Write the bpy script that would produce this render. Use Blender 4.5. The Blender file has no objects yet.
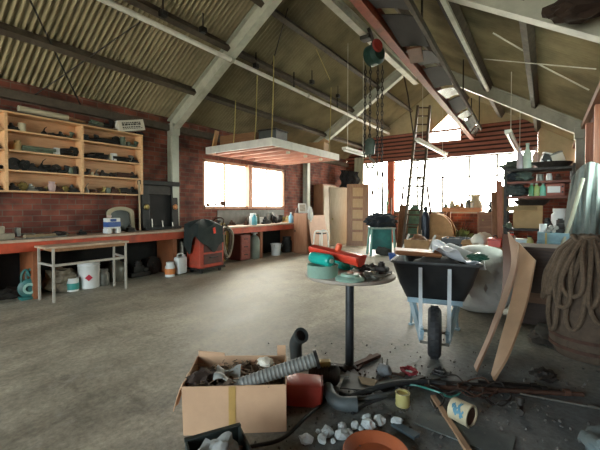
import bpy, bmesh, math, random
from mathutils import Vector, Matrix, Euler, noise as mnoise
R = math.radians
C = bpy.context.scene.collection
rnd = random.Random(7)

# ------------------------------------------------------------------ camera
CH = 1.45
FPX = 346.6
YAW = math.atan(245.4 / FPX)
PIT = R(1.2)
HY = 207.0
Y0 = HY + FPX * math.tan(PIT)
cam_d = bpy.data.cameras.new('camera')
cam_d.sensor_fit = 'HORIZONTAL'
cam_d.sensor_width = 36
cam_d.lens = FPX / 600 * 36
cam_d.shift_y = -(225 - Y0) / 600
cam_d.clip_start = 0.02
cam = bpy.data.objects.new('camera', cam_d)
C.objects.link(cam)
cam.location = (0, 0, CH)
cam.rotation_euler = (R(90) - PIT, 0, YAW)
bpy.context.scene.camera = cam
_fw = Vector((-math.sin(YAW) * math.cos(PIT), math.cos(YAW) * math.cos(PIT), -math.sin(PIT)))
_rt = Vector((math.cos(YAW), math.sin(YAW), 0))
_up = _rt.cross(_fw)
O = Vector((0, 0, CH))


def ray(x, y): return _fw + _rt * ((x - 300) / FPX) + _up * ((Y0 - y) / FPX)
def onz(x, y, z=0.0):                      # survey helpers: where a sight line meets a level, a long plane or a cross plane of the shed
    d = ray(x, y); return O + d * ((z - CH) / d.z)
def onx(x, y, X):
    d = ray(x, y); return O + d * (X / d.x)
def ony(x, y, Y):
    d = ray(x, y); return O + d * (Y / d.y)


# ------------------------------------------------------------------ materials
def _new(name):
    m = bpy.data.materials.new(name); m.use_nodes = True
    nt = m.node_tree; nt.nodes.clear()
    return m, nt
def _n(nt, t, **kw):
    n = nt.nodes.new(t)
    for k, v in kw.items(): setattr(n, k, v)
    return n
def rgb(h):
    if isinstance(h, str):
        v = [int(h[i:i + 2], 16) / 255 for i in (0, 2, 4)]
        return tuple((c / 12.92 if c <= .04045 else ((c + .055) / 1.055) ** 2.4) for c in v)
    return h
MC = {}
def mat(name, col, rough=.6, metal=0., var=.25, scale=8., col2=None, bump=.15, stretch=(1, 1, 1), spec=.5, dirt=0.):
    """noise-mottled principled material"""
    if name in MC: return MC[name]
    m, nt = _new(name); L = nt.links.new
    out = _n(nt, 'ShaderNodeOutputMaterial'); p = _n(nt, 'ShaderNodeBsdfPrincipled')
    L(p.outputs[0], out.inputs[0])
    tc = _n(nt, 'ShaderNodeTexCoord'); mp = _n(nt, 'ShaderNodeMapping'); mp.inputs['Scale'].default_value = stretch
    L(tc.outputs['Object'], mp.inputs[0])
    nz = _n(nt, 'ShaderNodeTexNoise'); nz.inputs['Scale'].default_value = scale; nz.inputs['Detail'].default_value = 6
    nz.inputs['Roughness'].default_value = .65
    L(mp.outputs[0], nz.inputs[0])
    rp = _n(nt, 'ShaderNodeValToRGB'); e = rp.color_ramp.elements
    c = rgb(col); d = rgb(col2) if col2 else tuple(min(1, k * (1 + var)) for k in c)
    a = tuple(k * (1 - var) for k in c) if not col2 else c
    e[0].position = .32; e[0].color = (*a, 1); e[1].position = .68; e[1].color = (*d, 1)
    L(nz.outputs[0], rp.inputs[0])
    last = rp.outputs[0]
    if dirt:
        n2 = _n(nt, 'ShaderNodeTexNoise'); n2.inputs['Scale'].default_value = scale * .45; n2.inputs['Detail'].default_value = 8
        L(mp.outputs[0], n2.inputs[0])
        r2 = _n(nt, 'ShaderNodeValToRGB'); r2.color_ramp.elements[0].position = .5; r2.color_ramp.elements[1].position = .66
        L(n2.outputs[0], r2.inputs[0])
        mu = _n(nt, 'ShaderNodeMath', operation='MULTIPLY'); mu.inputs[1].default_value = dirt
        L(r2.outputs[0], mu.inputs[0])
        mx = _n(nt, 'ShaderNodeMix', data_type='RGBA'); L(mu.outputs[0], mx.inputs['Factor'])
        L(last, mx.inputs['A']); mx.inputs['B'].default_value = (.05, .04, .03, 1)
        last = mx.outputs['Result']
    L(last, p.inputs['Base Color'])
    p.inputs['Roughness'].default_value = rough; p.inputs['Metallic'].default_value = metal
    p.inputs['Specular IOR Level'].default_value = spec
    if bump:
        b = _n(nt, 'ShaderNodeBump'); b.inputs['Strength'].default_value = bump; b.inputs['Distance'].default_value = .01
        L(nz.outputs[0], b.inputs['Height']); L(b.outputs[0], p.inputs['Normal'])
    MC[name] = m
    return m
def wood(name, c1, c2, axis=0, rough=.6, scale=6.):
    st = [6, 6, 6]; st[axis] = .5
    return mat(name, c1, rough, 0, scale=scale, col2=c2, bump=.12, stretch=tuple(st))

def brick_mat():
    m, nt = _new('brickwork'); L = nt.links.new
    out = _n(nt, 'ShaderNodeOutputMaterial'); p = _n(nt, 'ShaderNodeBsdfPrincipled'); L(p.outputs[0], out.inputs[0])
    g = _n(nt, 'ShaderNodeNewGeometry'); s = _n(nt, 'ShaderNodeSeparateXYZ'); L(g.outputs['Position'], s.inputs[0])
    ad = _n(nt, 'ShaderNodeMath', operation='ADD'); L(s.outputs[0], ad.inputs[0]); L(s.outputs[1], ad.inputs[1])
    cb = _n(nt, 'ShaderNodeCombineXYZ'); L(ad.outputs[0], cb.inputs[0]); L(s.outputs[2], cb.inputs[1])
    bt = _n(nt, 'ShaderNodeTexBrick'); L(cb.outputs[0], bt.inputs[0])
    bt.inputs['Scale'].default_value = 1; bt.inputs['Brick Width'].default_value = .27; bt.inputs['Row Height'].default_value = .1
    bt.inputs['Mortar Size'].default_value = .008; bt.inputs['Mortar Smooth'].default_value = .3
    bt.inputs['Color1'].default_value = (*rgb('8f5140'), 1); bt.inputs['Color2'].default_value = (*rgb('6a3529'), 1)
    bt.inputs['Mortar'].default_value = (*rgb('75655a'), 1)
    nz = _n(nt, 'ShaderNodeTexNoise'); nz.inputs['Scale'].default_value = 2.5; nz.inputs['Detail'].default_value = 7
    L(g.outputs['Position'], nz.inputs[0])
    rp = _n(nt, 'ShaderNodeValToRGB'); rp.color_ramp.elements[0].position = .34; rp.color_ramp.elements[0].color = (.3, .28, .27, 1)
    rp.color_ramp.elements[1].position = .7; rp.color_ramp.elements[1].color = (1.1, 1.05, 1, 1)
    L(nz.outputs[0], rp.inputs[0])
    mx = _n(nt, 'ShaderNodeMix', data_type='RGBA', blend_type='MULTIPLY'); mx.inputs['Factor'].default_value = 1
    L(bt.outputs[0], mx.inputs['A']); L(rp.outputs[0], mx.inputs['B']); L(mx.outputs['Result'], p.inputs['Base Color'])
    p.inputs['Roughness'].default_value = .85
    b = _n(nt, 'ShaderNodeBump'); b.inputs['Strength'].default_value = .5; b.inputs['Distance'].default_value = .01; b.invert = True
    L(bt.outputs['Fac'], b.inputs['Height']); L(b.outputs[0], p.inputs['Normal'])
    return m

def floor_mat():
    m, nt = _new('stained_concrete'); L = nt.links.new
    out = _n(nt, 'ShaderNodeOutputMaterial'); p = _n(nt, 'ShaderNodeBsdfPrincipled'); L(p.outputs[0], out.inputs[0])
    g = _n(nt, 'ShaderNodeNewGeometry')
    def nz(sc, det, lo, hi, c0, c1, st=(1, 1, 1), rough=.65):
        mp = _n(nt, 'ShaderNodeMapping'); mp.inputs['Scale'].default_value = st; mp.inputs['Rotation'].default_value = (0, 0, .5)
        L(g.outputs['Position'], mp.inputs[0])
        t = _n(nt, 'ShaderNodeTexNoise'); t.inputs['Scale'].default_value = sc; t.inputs['Detail'].default_value = det; t.inputs['Roughness'].default_value = rough
        L(mp.outputs[0], t.inputs[0]); r = _n(nt, 'ShaderNodeValToRGB')
        r.color_ramp.elements[0].position = lo; r.color_ramp.elements[0].color = (*c0, 1)
        r.color_ramp.elements[1].position = hi; r.color_ramp.elements[1].color = (*c1, 1)
        L(t.outputs[0], r.inputs[0]); return t, r
    t1, r1 = nz(.55, 6, .3, .7, rgb('8b8576'), rgb('b2ab9a'))
    t2, r2 = nz(2.2, 10, .36, .62, (.52, .51, .48), (1.16, 1.15, 1.12), (1, .5, 1), .75)
    t3, r3 = nz(22, 8, .3, .66, (.45, .44, .42), (1.18, 1.18, 1.18), (1, 1, 1), .75)
    t4, r4 = nz(1.5, 12, .57, .68, (0, 0, 0), (1, 1, 1), (1, .6, 1), .8)
    t5, r5 = nz(1.1, 9, .34, .43, (.5, .48, .46), (1, 1, 1), (.6, 1.4, 1), .7)
    last = r1.outputs[0]
    for r in (r2, r3, r5):
        mx = _n(nt, 'ShaderNodeMix', data_type='RGBA', blend_type='MULTIPLY'); mx.inputs['Factor'].default_value = .85
        L(last, mx.inputs['A']); L(r.outputs[0], mx.inputs['B']); last = mx.outputs['Result']
    # pale powder spills on the open floor
    mx = _n(nt, 'ShaderNodeMix', data_type='RGBA'); mu = _n(nt, 'ShaderNodeMath', operation='MULTIPLY'); mu.inputs[1].default_value = .75
    L(r4.outputs[0], mu.inputs[0]); L(mu.outputs[0], mx.inputs['Factor']); L(last, mx.inputs['A']); mx.inputs['B'].default_value = (.42, .40, .36, 1)
    last = mx.outputs['Result']
    # a wide darker, bluish patch around the scrap pile by the right-hand wall
    sp = _n(nt, 'ShaderNodeVectorMath', operation='DISTANCE'); sp.inputs[1].default_value = (-.15, 2.5, 0)
    L(g.outputs['Position'], sp.inputs[0])
    ad = _n(nt, 'ShaderNodeMath', operation='MULTIPLY_ADD'); ad.inputs[1].default_value = 1.6; L(t2.outputs[0], ad.inputs[0]); L(sp.outputs['Value'], ad.inputs[2])
    mr = _n(nt, 'ShaderNodeMapRange'); mr.inputs['From Min'].default_value = 1.6; mr.inputs['From Max'].default_value = 3.4
    mr.inputs['To Min'].default_value = .93; mr.inputs['To Max'].default_value = 0; L(ad.outputs[0], mr.inputs[0])
    mx = _n(nt, 'ShaderNodeMix', data_type='RGBA'); L(mr.outputs[0], mx.inputs['Factor']); L(last, mx.inputs['A'])
    mg = _n(nt, 'ShaderNodeMix', data_type='RGBA', blend_type='MULTIPLY'); mg.inputs['Factor'].default_value = 1
    L(r3.outputs[0], mg.inputs['A']); mg.inputs['B'].default_value = (.115, .14, .148, 1); L(mg.outputs['Result'], mx.inputs['B'])
    last = mx.outputs['Result']
    L(last, p.inputs['Base Color'])
    rr = _n(nt, 'ShaderNodeMapRange'); rr.inputs['To Min'].default_value = .42; rr.inputs['To Max'].default_value = .75
    L(t2.outputs[0], rr.inputs[0]); L(rr.outputs[0], p.inputs['Roughness'])
    b = _n(nt, 'ShaderNodeBump'); b.inputs['Strength'].default_value = .25; b.inputs['Distance'].default_value = .01
    L(t3.outputs[0], b.inputs['Height']); L(b.outputs[0], p.inputs['Normal'])
    return m

def glass_mat(name, tint, fac=.12, rough=.02):
    m, nt = _new(name); L = nt.links.new
    out = _n(nt, 'ShaderNodeOutputMaterial'); mx = _n(nt, 'ShaderNodeMixShader')
    t = _n(nt, 'ShaderNodeBsdfTransparent'); t.inputs[0].default_value = (*tint, 1)
    gl = _n(nt, 'ShaderNodeBsdfGlossy'); gl.inputs['Roughness'].default_value = rough
    fr = _n(nt, 'ShaderNodeFresnel'); fr.inputs[0].default_value = 1.3
    g = _n(nt, 'ShaderNodeNewGeometry'); iv = _n(nt, 'ShaderNodeMath', operation='SUBTRACT'); iv.inputs[0].default_value = 1; L(g.outputs['Backfacing'], iv.inputs[1])
    mu = _n(nt, 'ShaderNodeMath', operation='MULTIPLY'); L(fr.outputs[0], mu.inputs[0]); L(iv.outputs[0], mu.inputs[1])   # reflect off the front face only
    L(mu.outputs[0], mx.inputs[0]); L(t.outputs[0], mx.inputs[1]); L(gl.outputs[0], mx.inputs[2]); L(mx.outputs[0], out.inputs[0])
    return m

BRICK = brick_mat(); FLOOR = floor_mat(); GLASS = glass_mat('window_glass', (.93, .95, .94))
TEALGLASS = glass_mat('teal_tinted_glass', (.74, .84, .84))
STEEL = mat('grey_green_painted_steel', 'adb0a2', .5, 0, .1, 5, dirt=.3)
PALE = mat('cream_painted_steel', 'c9c8ba', .5, 0, .1, 6, dirt=.25)
REDBEAM = mat('oxide_red_steel', '86412d', .5, 0, .25, 7, dirt=.4)
DARKTIMBER = mat('dark_purlin_timber', '4d453a', .8, 0, .3, 9)
ROOF = mat('weathered_fibre_cement', '7f775c', .85, 0, scale=1.6, col2='9c9273', bump=.1, dirt=.5)
WHITEP = mat('white_paint', 'd9d8d0', .5, 0, .06, 9, dirt=.15)
PINE = wood('pine_board', 'c79a6b', 'dcb488', 1)
PINEX = wood('pine_board_back', 'b98a60', 'cda078', 1)
OLDWOOD = wood('old_brown_timber', '6f4a30', '8d6242', 2)
OLDWOODX = wood('old_brown_timber_long', '7a5234', '98704b', 0)
DOORWOOD = wood('varnished_door_timber', '8a5f3c', 'ab7d50', 2, .4)
PALEWOOD = wood('pale_plywood', 'c09a78', 'd8b795', 2)
PINKWOOD = wood('pinkish_batten', 'b98274', 'd3a192', 0)
REDLOUVRE = wood('red_brown_cladding', '7a4638', '995c49', 0)
ORANGE = mat('orange_red_paint', 'b4482a', .5, 0, .2, 6, dirt=.35)
BENCHTOP = mat('worn_bench_top', 'a48b74', .6, 0, scale=5, col2='c7ae97', dirt=.3)
BLACK = mat('black_oily_metal', '1d1c1a', .45, .3, .5, 14)
BLACK2 = mat('dark_grimy_iron', '2f2b27', .6, .4, .5, 12)
GREYMETAL = mat('dull_grey_metal', '77776f', .45, .7, .25, 12)
BRASS = mat('tarnished_brass', '8b7a4a', .4, .8, .25, 12)
RUST = mat('rusty_iron', '4b3327', .8, .3, .4, 15)
TEAL = mat('teal_enamel', '3d8f86', .35, 0, .15, 8, dirt=.2)
PALETEAL = mat('pale_green_enamel', '8fb3a4', .4, 0, .12, 9, dirt=.25)
RED = mat('red_enamel', 'd2402c', .3, 0, .12, 7, dirt=.15)
DULLRED = mat('faded_red_plastic', 'a64136', .45, 0, .15, 7, dirt=.2)
CART = mat('chipped_red_cart_paint', 'a8402b', .5, 0, .2, 9, dirt=.6)
WHITEPL = mat('white_plastic', 'd6d7d3', .4, 0, .05, 8, dirt=.12)
BLUEPL = mat('blue_plastic', '2f4f8a', .4, 0, .15, 8)
GREENGL = mat('green_bottle', '4a7a54', .2, 0, .2, 8)
CLEARISH = mat('cloudy_jar', 'a9b0a5', .2, 0, .12, 10)
BROWNGL = mat('brown_bottle', '4a2a16', .2, 0, .2, 8)
CARD = mat('cardboard', 'bd9a7a', .8, 0, .08, 5, bump=.05)
CARDDARK = mat('brown_cardboard', '9c7b52', .8, 0, .12, 5, bump=.05)
BLACKCLOTH = mat('black_cloth', '22262a', .9, 0, .3, 12, bump=.4)
GREYCLOTH = mat('grey_canvas', '8c8f8c', .9, 0, .2, 10, bump=.4)
TARP = mat('blue_grey_tarpaulin', '6d736e', .75, 0, .2, 6, bump=.3)
GREENCLOTH = mat('green_canvas', '56745f', .85, 0, .25, 6, bump=.4)
WHITESHEET = mat('white_polythene', 'dfe3e6', .35, 0, .05, 6, bump=.3)
SACK = mat('woven_white_sack', 'c3c2bc', .65, 0, .12, 7, bump=.9)
HESS = mat('brown_sacking', '4c3f33', .95, 0, .25, 14, bump=.5)
ROPE = mat('tarry_brown_rope', '5a4b3b', .9, 0, .3, 30, bump=.8)
PALEROPE = mat('yellowish_rope', 'a89b62', .9, 0, .15, 30)
RUBBER = mat('black_rubber', '26282a', .7, 0, .3, 14)
GREYHOSE = mat('grey_ribbed_hose', '71736f', .6, 0, .12, 12, dirt=.3)
SLATE = mat('slate_grey_plastic', '3d4241', .5, 0, .2, 9)
STONE = mat('white_limestone', 'b9c3c4', .8, 0, .2, 12, bump=.5)
DIRT = mat('dry_debris', '57483a', .95, 0, .6, 30, bump=1)
TERRA = mat('terracotta', 'a85a35', .6, 0, .15, 6)
YELLOW = mat('pale_yellow_tin', 'b9b070', .45, 0, .1, 10, dirt=.2)
CREAM = mat('cream_tin', 'c6bd9e', .5, 0, .12, 10, dirt=.3)
SHINY = mat('dark_glossy_sheet', '1e1d1c', .27, 0, .5, 3, bump=.15)
PALEBLUE = mat('pale_blue_frame_paint', '93aebb', .5, 0, .12, 9, dirt=.3)
BLUECRATE = mat('weathered_blue_paint', '7d9aa3', .6, 0, .2, 8, dirt=.35)
LEAF = mat('leaf_green', '6d8a4a', .6, 0, .3, 9)
SALMON = wood('salmon_timber_post', 'a8705a', 'c48d72', 2)
GALV = mat('galvanised_sheet', '8f9490', .45, .5, .15, 4)
GRAVEL = mat('pale_yard_gravel', 'b8b4a8', .9, 0, .1, 3)  # gravel in its own even pale tone
PAPER = mat('printed_paper', 'cfcabb', .7, 0, .06, 8)
INK = mat('black_ink', '26211d', .8, 0, .1, 8)

# ------------------------------------------------------------------ mesh collector
WL = {}                                              # world position of every parent
class MB:
    def __init__(s): s.bm = bmesh.new()
    def add(s, verts, faces):
        vs = [s.bm.verts.new(v) for v in verts]
        for f in faces:
            try: s.bm.faces.new([vs[i] for i in f])
            except ValueError: pass
        return s
    def box(s, c, d, rot=None, bev=0.):
        """box centre c, size d, optional rotation matrix / z angle"""
        if isinstance(rot, (int, float)): rot = Matrix.Rotation(rot, 3, 'Z')
        t = bmesh.new(); bmesh.ops.create_cube(t, size=1)
        for v in t.verts: v.co = Vector((v.co.x * d[0], v.co.y * d[1], v.co.z * d[2]))
        if bev > 0: bmesh.ops.bevel(t, geom=t.edges[:], offset=min(bev, min(d) * .45), segments=2, affect='EDGES', profile=.5)
        for v in t.verts:
            q = v.co
            if rot is not None: q = rot @ q
            v.co = q + Vector(c)
        t.verts.index_update()
        s.add([v.co.copy() for v in t.verts], [[v.index for v in f.verts] for f in t.faces]); t.free()
        return s
    def span(s, lo, hi, bev=0.):
        lo, hi = Vector(lo), Vector(hi)
        return s.box((lo + hi) / 2, [abs(a) for a in (hi - lo)], None, bev)
    def bar(s, p, q, w, h, upv=(0, 0, 1), bev=0.):
        """rectangular bar from p to q"""
        p, q = Vector(p), Vector(q); z = (q - p); L = z.length; z.normalize()
        x = Vector(upv).cross(z)
        if x.length < 1e-4: x = Vector((1, 0, 0)).cross(z)
        x.normalize(); y = z.cross(x)
        M = Matrix((x, y, z)).transposed()
        return s.box((p + q) / 2, (w, h, L), M, bev)
    def ibeam(s, p, q, w, h, t=.02, upv=(0, 0, 1)):
        p, q = Vector(p), Vector(q); z = (q - p).normalized(); x = Vector(upv).cross(z).normalized(); y = z.cross(x)
        s.bar(p + y * (h / 2 - t / 2), q + y * (h / 2 - t / 2), w, t, upv); s.bar(p - y * (h / 2 - t / 2), q - y * (h / 2 - t / 2), w, t, upv)
        return s.bar(p, q, t * .8, h - 2 * t, upv)
    def tube(s, pts, r, n=8, closed=False, caps=True):
        pts = [Vector(p) for p in pts]; N = len(pts)
        rr = r if isinstance(r, (list, tuple)) else [r] * N
        rings = []; prev = None
        for i in range(N):
            a = pts[i - 1] if (i > 0 or closed) else pts[i]; b = pts[(i + 1) % N] if (i < N - 1 or closed) else pts[i]
            t = (b - a)
            if t.length < 1e-9: t = Vector((0, 0, 1))
            t.normalize()
            if prev is None:
                u = t.orthogonal().normalized()
            else:
                u = prev - t * prev.dot(t)
                if u.length < 1e-5: u = t.orthogonal()
                u.normalize()
            prev = u; w = t.cross(u)
            rings.append([s.bm.verts.new(pts[i] + (u * math.cos(2 * math.pi * k / n) + w * math.sin(2 * math.pi * k / n)) * rr[i]) for k in range(n)])
        M = N if closed else N - 1
        for i in range(M):
            A, B = rings[i], rings[(i + 1) % N]
            for k in range(n): s.bm.faces.new((A[k], A[(k + 1) % n], B[(k + 1) % n], B[k]))
        if caps and not closed:
            s.bm.faces.new(rings[0][::-1]); s.bm.faces.new(rings[-1])
        return s
    def lathe(s, prof, c=(0, 0, 0), n=20, axis=None, tilt=None):
        """profile [(r,z)] turned around an axis through c"""
        M = Matrix.Identity(3)
        if axis is not None: M = Vector((0, 0, 1)).rotation_difference(Vector(axis).normalized()).to_matrix()
        if tilt is not None: M = Euler(tilt).to_matrix()
        c = Vector(c); rings = []
        for r, z in prof:
            if r < 1e-5: rings.append([s.bm.verts.new(c + M @ Vector((0, 0, z)))])
            else: rings.append([s.bm.verts.new(c + M @ Vector((r * math.cos(2 * math.pi * k / n), r * math.sin(2 * math.pi * k / n), z))) for k in range(n)])
        for A, B in zip(rings, rings[1:]):
            if len(A) == 1 and len(B) == 1: continue
            for k in range(n):
                k2 = (k + 1) % n
                if len(A) == 1: s.bm.faces.new((A[0], B[k2], B[k]))
                elif len(B) == 1: s.bm.faces.new((A[k], A[k2], B[0]))
                else: s.bm.faces.new((A[k], A[k2], B[k2], B[k]))
        return s
    def sheet(s, fn, nu, nv, th=0.):
        """surface fn(u,v) on the unit square, given a real thickness th"""
        P = [[Vector(fn(i / nu, j / nv)) for j in range(nv + 1)] for i in range(nu + 1)]
        def nrm(i, j):
            a = P[min(i + 1, nu)][j] - P[max(i - 1, 0)][j]; b = P[i][min(j + 1, nv)] - P[i][max(j - 1, 0)]
            q = a.cross(b); return q.normalized() if q.length > 1e-9 else Vector((0, 0, 1))
        T = [[s.bm.verts.new(P[i][j] + nrm(i, j) * th / 2) for j in range(nv + 1)] for i in range(nu + 1)]
        for i in range(nu):
            for j in range(nv): s.bm.faces.new((T[i][j], T[i + 1][j], T[i + 1][j + 1], T[i][j + 1]))
        if th:
            U = [[s.bm.verts.new(P[i][j] - nrm(i, j) * th / 2) for j in range(nv + 1)] for i in range(nu + 1)]
            for i in range(nu):
                for j in range(nv): s.bm.faces.new((U[i][j + 1], U[i + 1][j + 1], U[i + 1][j], U[i][j]))
            for i in range(nu):
                s.bm.faces.new((T[i][0], U[i][0], U[i + 1][0], T[i + 1][0])); s.bm.faces.new((T[i + 1][nv], U[i + 1][nv], U[i][nv], T[i][nv]))
            for j in range(nv):
                s.bm.faces.new((T[0][j + 1], U[0][j + 1], U[0][j], T[0][j])); s.bm.faces.new((T[nu][j], U[nu][j], U[nu][j + 1], T[nu][j + 1]))
        return s
    def blob(s, c, rad, amp=.15, freq=2., seed=0, sub=3, flat=None, rotz=0.):
        t = bmesh.new(); bmesh.ops.create_icosphere(t, subdivisions=sub, radius=1)
        M = Matrix.Rotation(rotz, 3, 'Z')
        for v in t.verts:
            n = mnoise.noise(v.co * freq + Vector((seed * 7.3, seed * 3.1, seed * 1.7))) + .5 * mnoise.noise(v.co * freq * 2.3 + Vector((seed, seed * 2.1, 0)))
            q = v.co * (1 + amp * n); q = Vector((q.x * rad[0], q.y * rad[1], q.z * rad[2]))
            if flat is not None: q.z = max(q.z, flat)
            v.co = M @ q + Vector(c)
        t.verts.index_update()
        s.add([v.co.copy() for v in t.verts], [[v.index for v in f.verts] for f in t.faces]); t.free()
        return s
    def prism(s, pts, h, M=None, c=(0, 0, 0)):
        """polygon in local xy extruded by h along local z, then M, c"""
        M = M or Matrix.Identity(3); c = Vector(c); n = len(pts)
        lo = [c + M @ Vector((x, y, -h / 2)) for x, y in pts]; hi = [c + M @ Vector((x, y, h / 2)) for x, y in pts]
        return s.add(lo + hi, [list(range(n))[::-1], list(range(n, 2 * n))] + [[i, (i + 1) % n, n + (i + 1) % n, n + i] for i in range(n)])
    def build(s, name, m, parent=None, smooth=False, base=False):
        bmesh.ops.recalc_face_normals(s.bm, faces=s.bm.faces[:])
        vs = s.bm.verts
        lo = Vector([min(v.co[i] for v in vs) for i in range(3)]); hi = Vector([max(v.co[i] for v in vs) for i in range(3)])
        c = (lo + hi) / 2
        if parent is None: c.z = lo.z
        for v in vs: v.co -= c
        me = bpy.data.meshes.new(name); s.bm.to_mesh(me); s.bm.free()
        if smooth:
            for p in me.polygons: p.use_smooth = True
            try: me.set_sharp_from_angle(angle=R(42))
            except Exception: pass
        me.materials.append(m)
        o = bpy.data.objects.new(name, me); C.objects.link(o)
        if parent is not None:
            o.parent = parent; o.location = c - WL[parent.name]
        else: o.location = c
        WL[o.name] = c
        return o
def tag(o, label=None, cat=None, group=None, kind=None):
    if label: o['label'] = label
    if cat: o['category'] = cat
    if group: o['group'] = group
    if kind: o['kind'] = kind
    return o
def thing(name, label, cat, loc, group=None, kind=None):
    o = bpy.data.objects.new(name, None); C.objects.link(o); o.empty_display_size = .1
    o.location = loc; WL[o.name] = Vector(loc)
    return tag(o, label, cat, group, kind)
def struct(o, label=None): 
    o['kind'] = 'structure'
    if label: o['label'] = label
    return o
def dup(o, loc, rotz=0, label=None, parent=None):
    c = o.copy(); C.objects.link(c); c.location = loc
    c.rotation_euler.z += rotz; WL[c.name] = Vector(loc)
    if label: c['label'] = label
    for ch in list(o.children):
        d = ch.copy(); C.objects.link(d); d.parent = c
        for g in list(ch.children):
            e = g.copy(); C.objects.link(e); e.parent = d
    return c
def spline(pts, n=10):
    """Catmull-Rom through pts"""
    P = [Vector(p) for p in pts]; P = [2 * P[0] - P[1]] + P + [2 * P[-1] - P[-2]]; out = []
    for i in range(1, len(P) - 2):
        for k in range(n):
            t = k / n; a, b, c, d = P[i - 1:i + 3]
            out.append(.5 * ((2 * b) + (c - a) * t + (2 * a - 5 * b + 4 * c - d) * t * t + (3 * b - a - 3 * c + d) * t ** 3))
    out.append(P[-2]); return out
ORD = ['first', 'second', 'third', 'fourth', 'fifth', 'sixth', 'seventh', 'eighth', 'ninth', 'tenth', 'eleventh', 'twelfth']
SKY, EXPO = 6.0, 1.72
# ------------------------------------------------------------------ the shed
XL, XR, XM, ZK, ZR = -7.2, .76, -3.28, 3.26, 5.77
SL = (ZR - ZK) / (XM - XL)
YB, YF = 13.7, -5.0                                   # back and front walls
def rz(X): return ZR - SL * abs(X - XM)
def onroof(x, y, off, side):
    d = ray(x, y)
    s = SL if side < 0 else -SL
    k = (ZR - s * XM + off)                           # z = k + s X
    return O + d * ((k - CH) / (d.z - s * d.x))
OFF = .30                                             # sheeting lies on purlins that lie on the rafters

struct(MB().span((XL - .3, YF - .3, -.2), (XR + .35, YB + .3, 0)).build('floor', FLOOR))
struct(MB().span((-60, -60, -.4), (60, 70, -.22)).build('yard_ground', GRAVEL))

W1 = (5.85, 9.30, 1.40, 2.70)
w = MB()
w.span((XL - .12, YF, 0), (XL, W1[0], ZK + .27)); w.span((XL - .12, W1[1], 0), (XL, YB, ZK + .27))
w.span((XL - .12, W1[0], 0), (XL, W1[1], W1[2])); w.span((XL - .12, W1[0], W1[3]), (XL, W1[1], ZK + .27))
struct(w.build('wall_left', BRICK))
W3 = (5.2, 7.3, 1.55, 3.05)
w = MB()
w.span((XR, YF, 0), (XR + .25, W3[0], ZK + .27)); w.span((XR, W3[1], 0), (XR + .25, YB, ZK + .27))
w.span((XR, W3[0], 0), (XR + .25, W3[1], W3[2])); w.span((XR, W3[0], W3[3]), (XR + .25, W3[1], ZK + .27))
struct(w.build('wall_right', BRICK))
# back wall: brick piers, a low wall under the glazing; gable boarding over
w = MB()
w.span((XL, YB, 0), (-6.48, YB + .22, 3.3)); w.span((-5.06, YB, 0), (-.72, YB + .22, 1.22)); w.span((-.72, YB, 0), (XR, YB + .22, 2.75))
struct(w.build('wall_back', BRICK))
w = MB()
w.span((XL, YF - .25, 0), (-6.4, YF, 3.3)); w.span((-.3, YF - .25, 0), (XR, YF, 3.3))
Mg = Matrix(((1, 0, 0), (0, 0, -1), (0, 1, 0)))
w.prism([(XL, 3.3), (XR, 3.3), (XR, 3.6), (XM, ZR + OFF), (XL, 3.6)], .2, Mg, (0, YF - .12, 0))
struct(w.build('wall_front', BRICK))

# gable sheeting above the cladding, with an open glazed notch under the ridge
t0 = 4.36
def gable(pts):
    return pts
w = MB()
zl = lambda X: rz(X) + OFF - .02
w.prism([(XL, 3.3), (XL, zl(XL)), (-5.55, zl(-5.55)), (-5.55, 3.3)], .06, Mg, (0, YB + .12, 0))
w.prism([(-5.55, t0), (-5.55, zl(-5.55)), (-3.85, zl(-3.85)), (-3.6, t0)], .06, Mg, (0, YB + .12, 0))
w.prism([(-3.85, zl(-3.85)), (XM, zl(XM)), (-2.9, zl(-2.9)), (-2.85, 5.02), (-3.6, t0)], .06, Mg, (0, YB + .12, 0))
w.prism([(-2.9, zl(-2.9)), (-1.5, zl(-1.5)), (-1.5, t0), (-2.0, t0), (-2.85, 5.02)], .06, Mg, (0, YB + .12, 0))
w.prism([(-1.5, t0), (-1.5, zl(-1.5)), (-.23, zl(-.23)), (-.23, t0)], .06, Mg, (0, YB + .12, 0)); w.prism([(-.23, 2.75), (-.23, zl(-.23)), (XR, zl(XR)), (XR, 2.75)], .06, Mg, (0, YB + .12, 0))
struct(w.build('gable_boarding', mat('pale_gable_sheet', 'b7ae90', .8, 0, .12, 3)))
# red-brown shiplap cladding: overlapping boards with one gap low under the notch
w = MB(); cl = MB(); n = 7; h = (4.36 - 3.30) / n
for i in range(n):
    z = 3.30 + h * (i + .5)
    spans = [(-7.16, -.23)]
    if i in (4, 5): spans = [(-7.16, -3.62), (-2.55, -.23)]
    for a, b in spans:
        w.box(((a + b) / 2, YB - .07, z), (b - a, .04, h * .6), Matrix.Rotation(R(12), 3, 'X'))
for a, b, z0_, z1_ in ((-7.16, -3.62, 3.3, 4.36), (-2.55, -.23, 3.3, 4.36), (-3.62, -2.55, 3.3, 3.3 + 4 * h)): cl.span((a, YB + .0, z0_), (b, YB + .03, z1_))
struct(cl.build('trim_4', mat('shade_gap_backing', '3a211b', .8, 0, .2, 6)), 'dark backing boards added to draw the shaded gaps in the red-brown cladding')  # backing coloured dark to stand for shade between the boards
struct(w.build('trim_1', REDLOUVRE), 'red-brown horizontal board cladding over the bright back opening')
struct(MB().span((-5.3, YB - .02, 0), (-5.04, YB + .2, 3.3)).build('trim_2', mat('orange_red_post', 'b0563c', .6, 0, .15, 5)), 'orange-red post between the two bright back openings')
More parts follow.
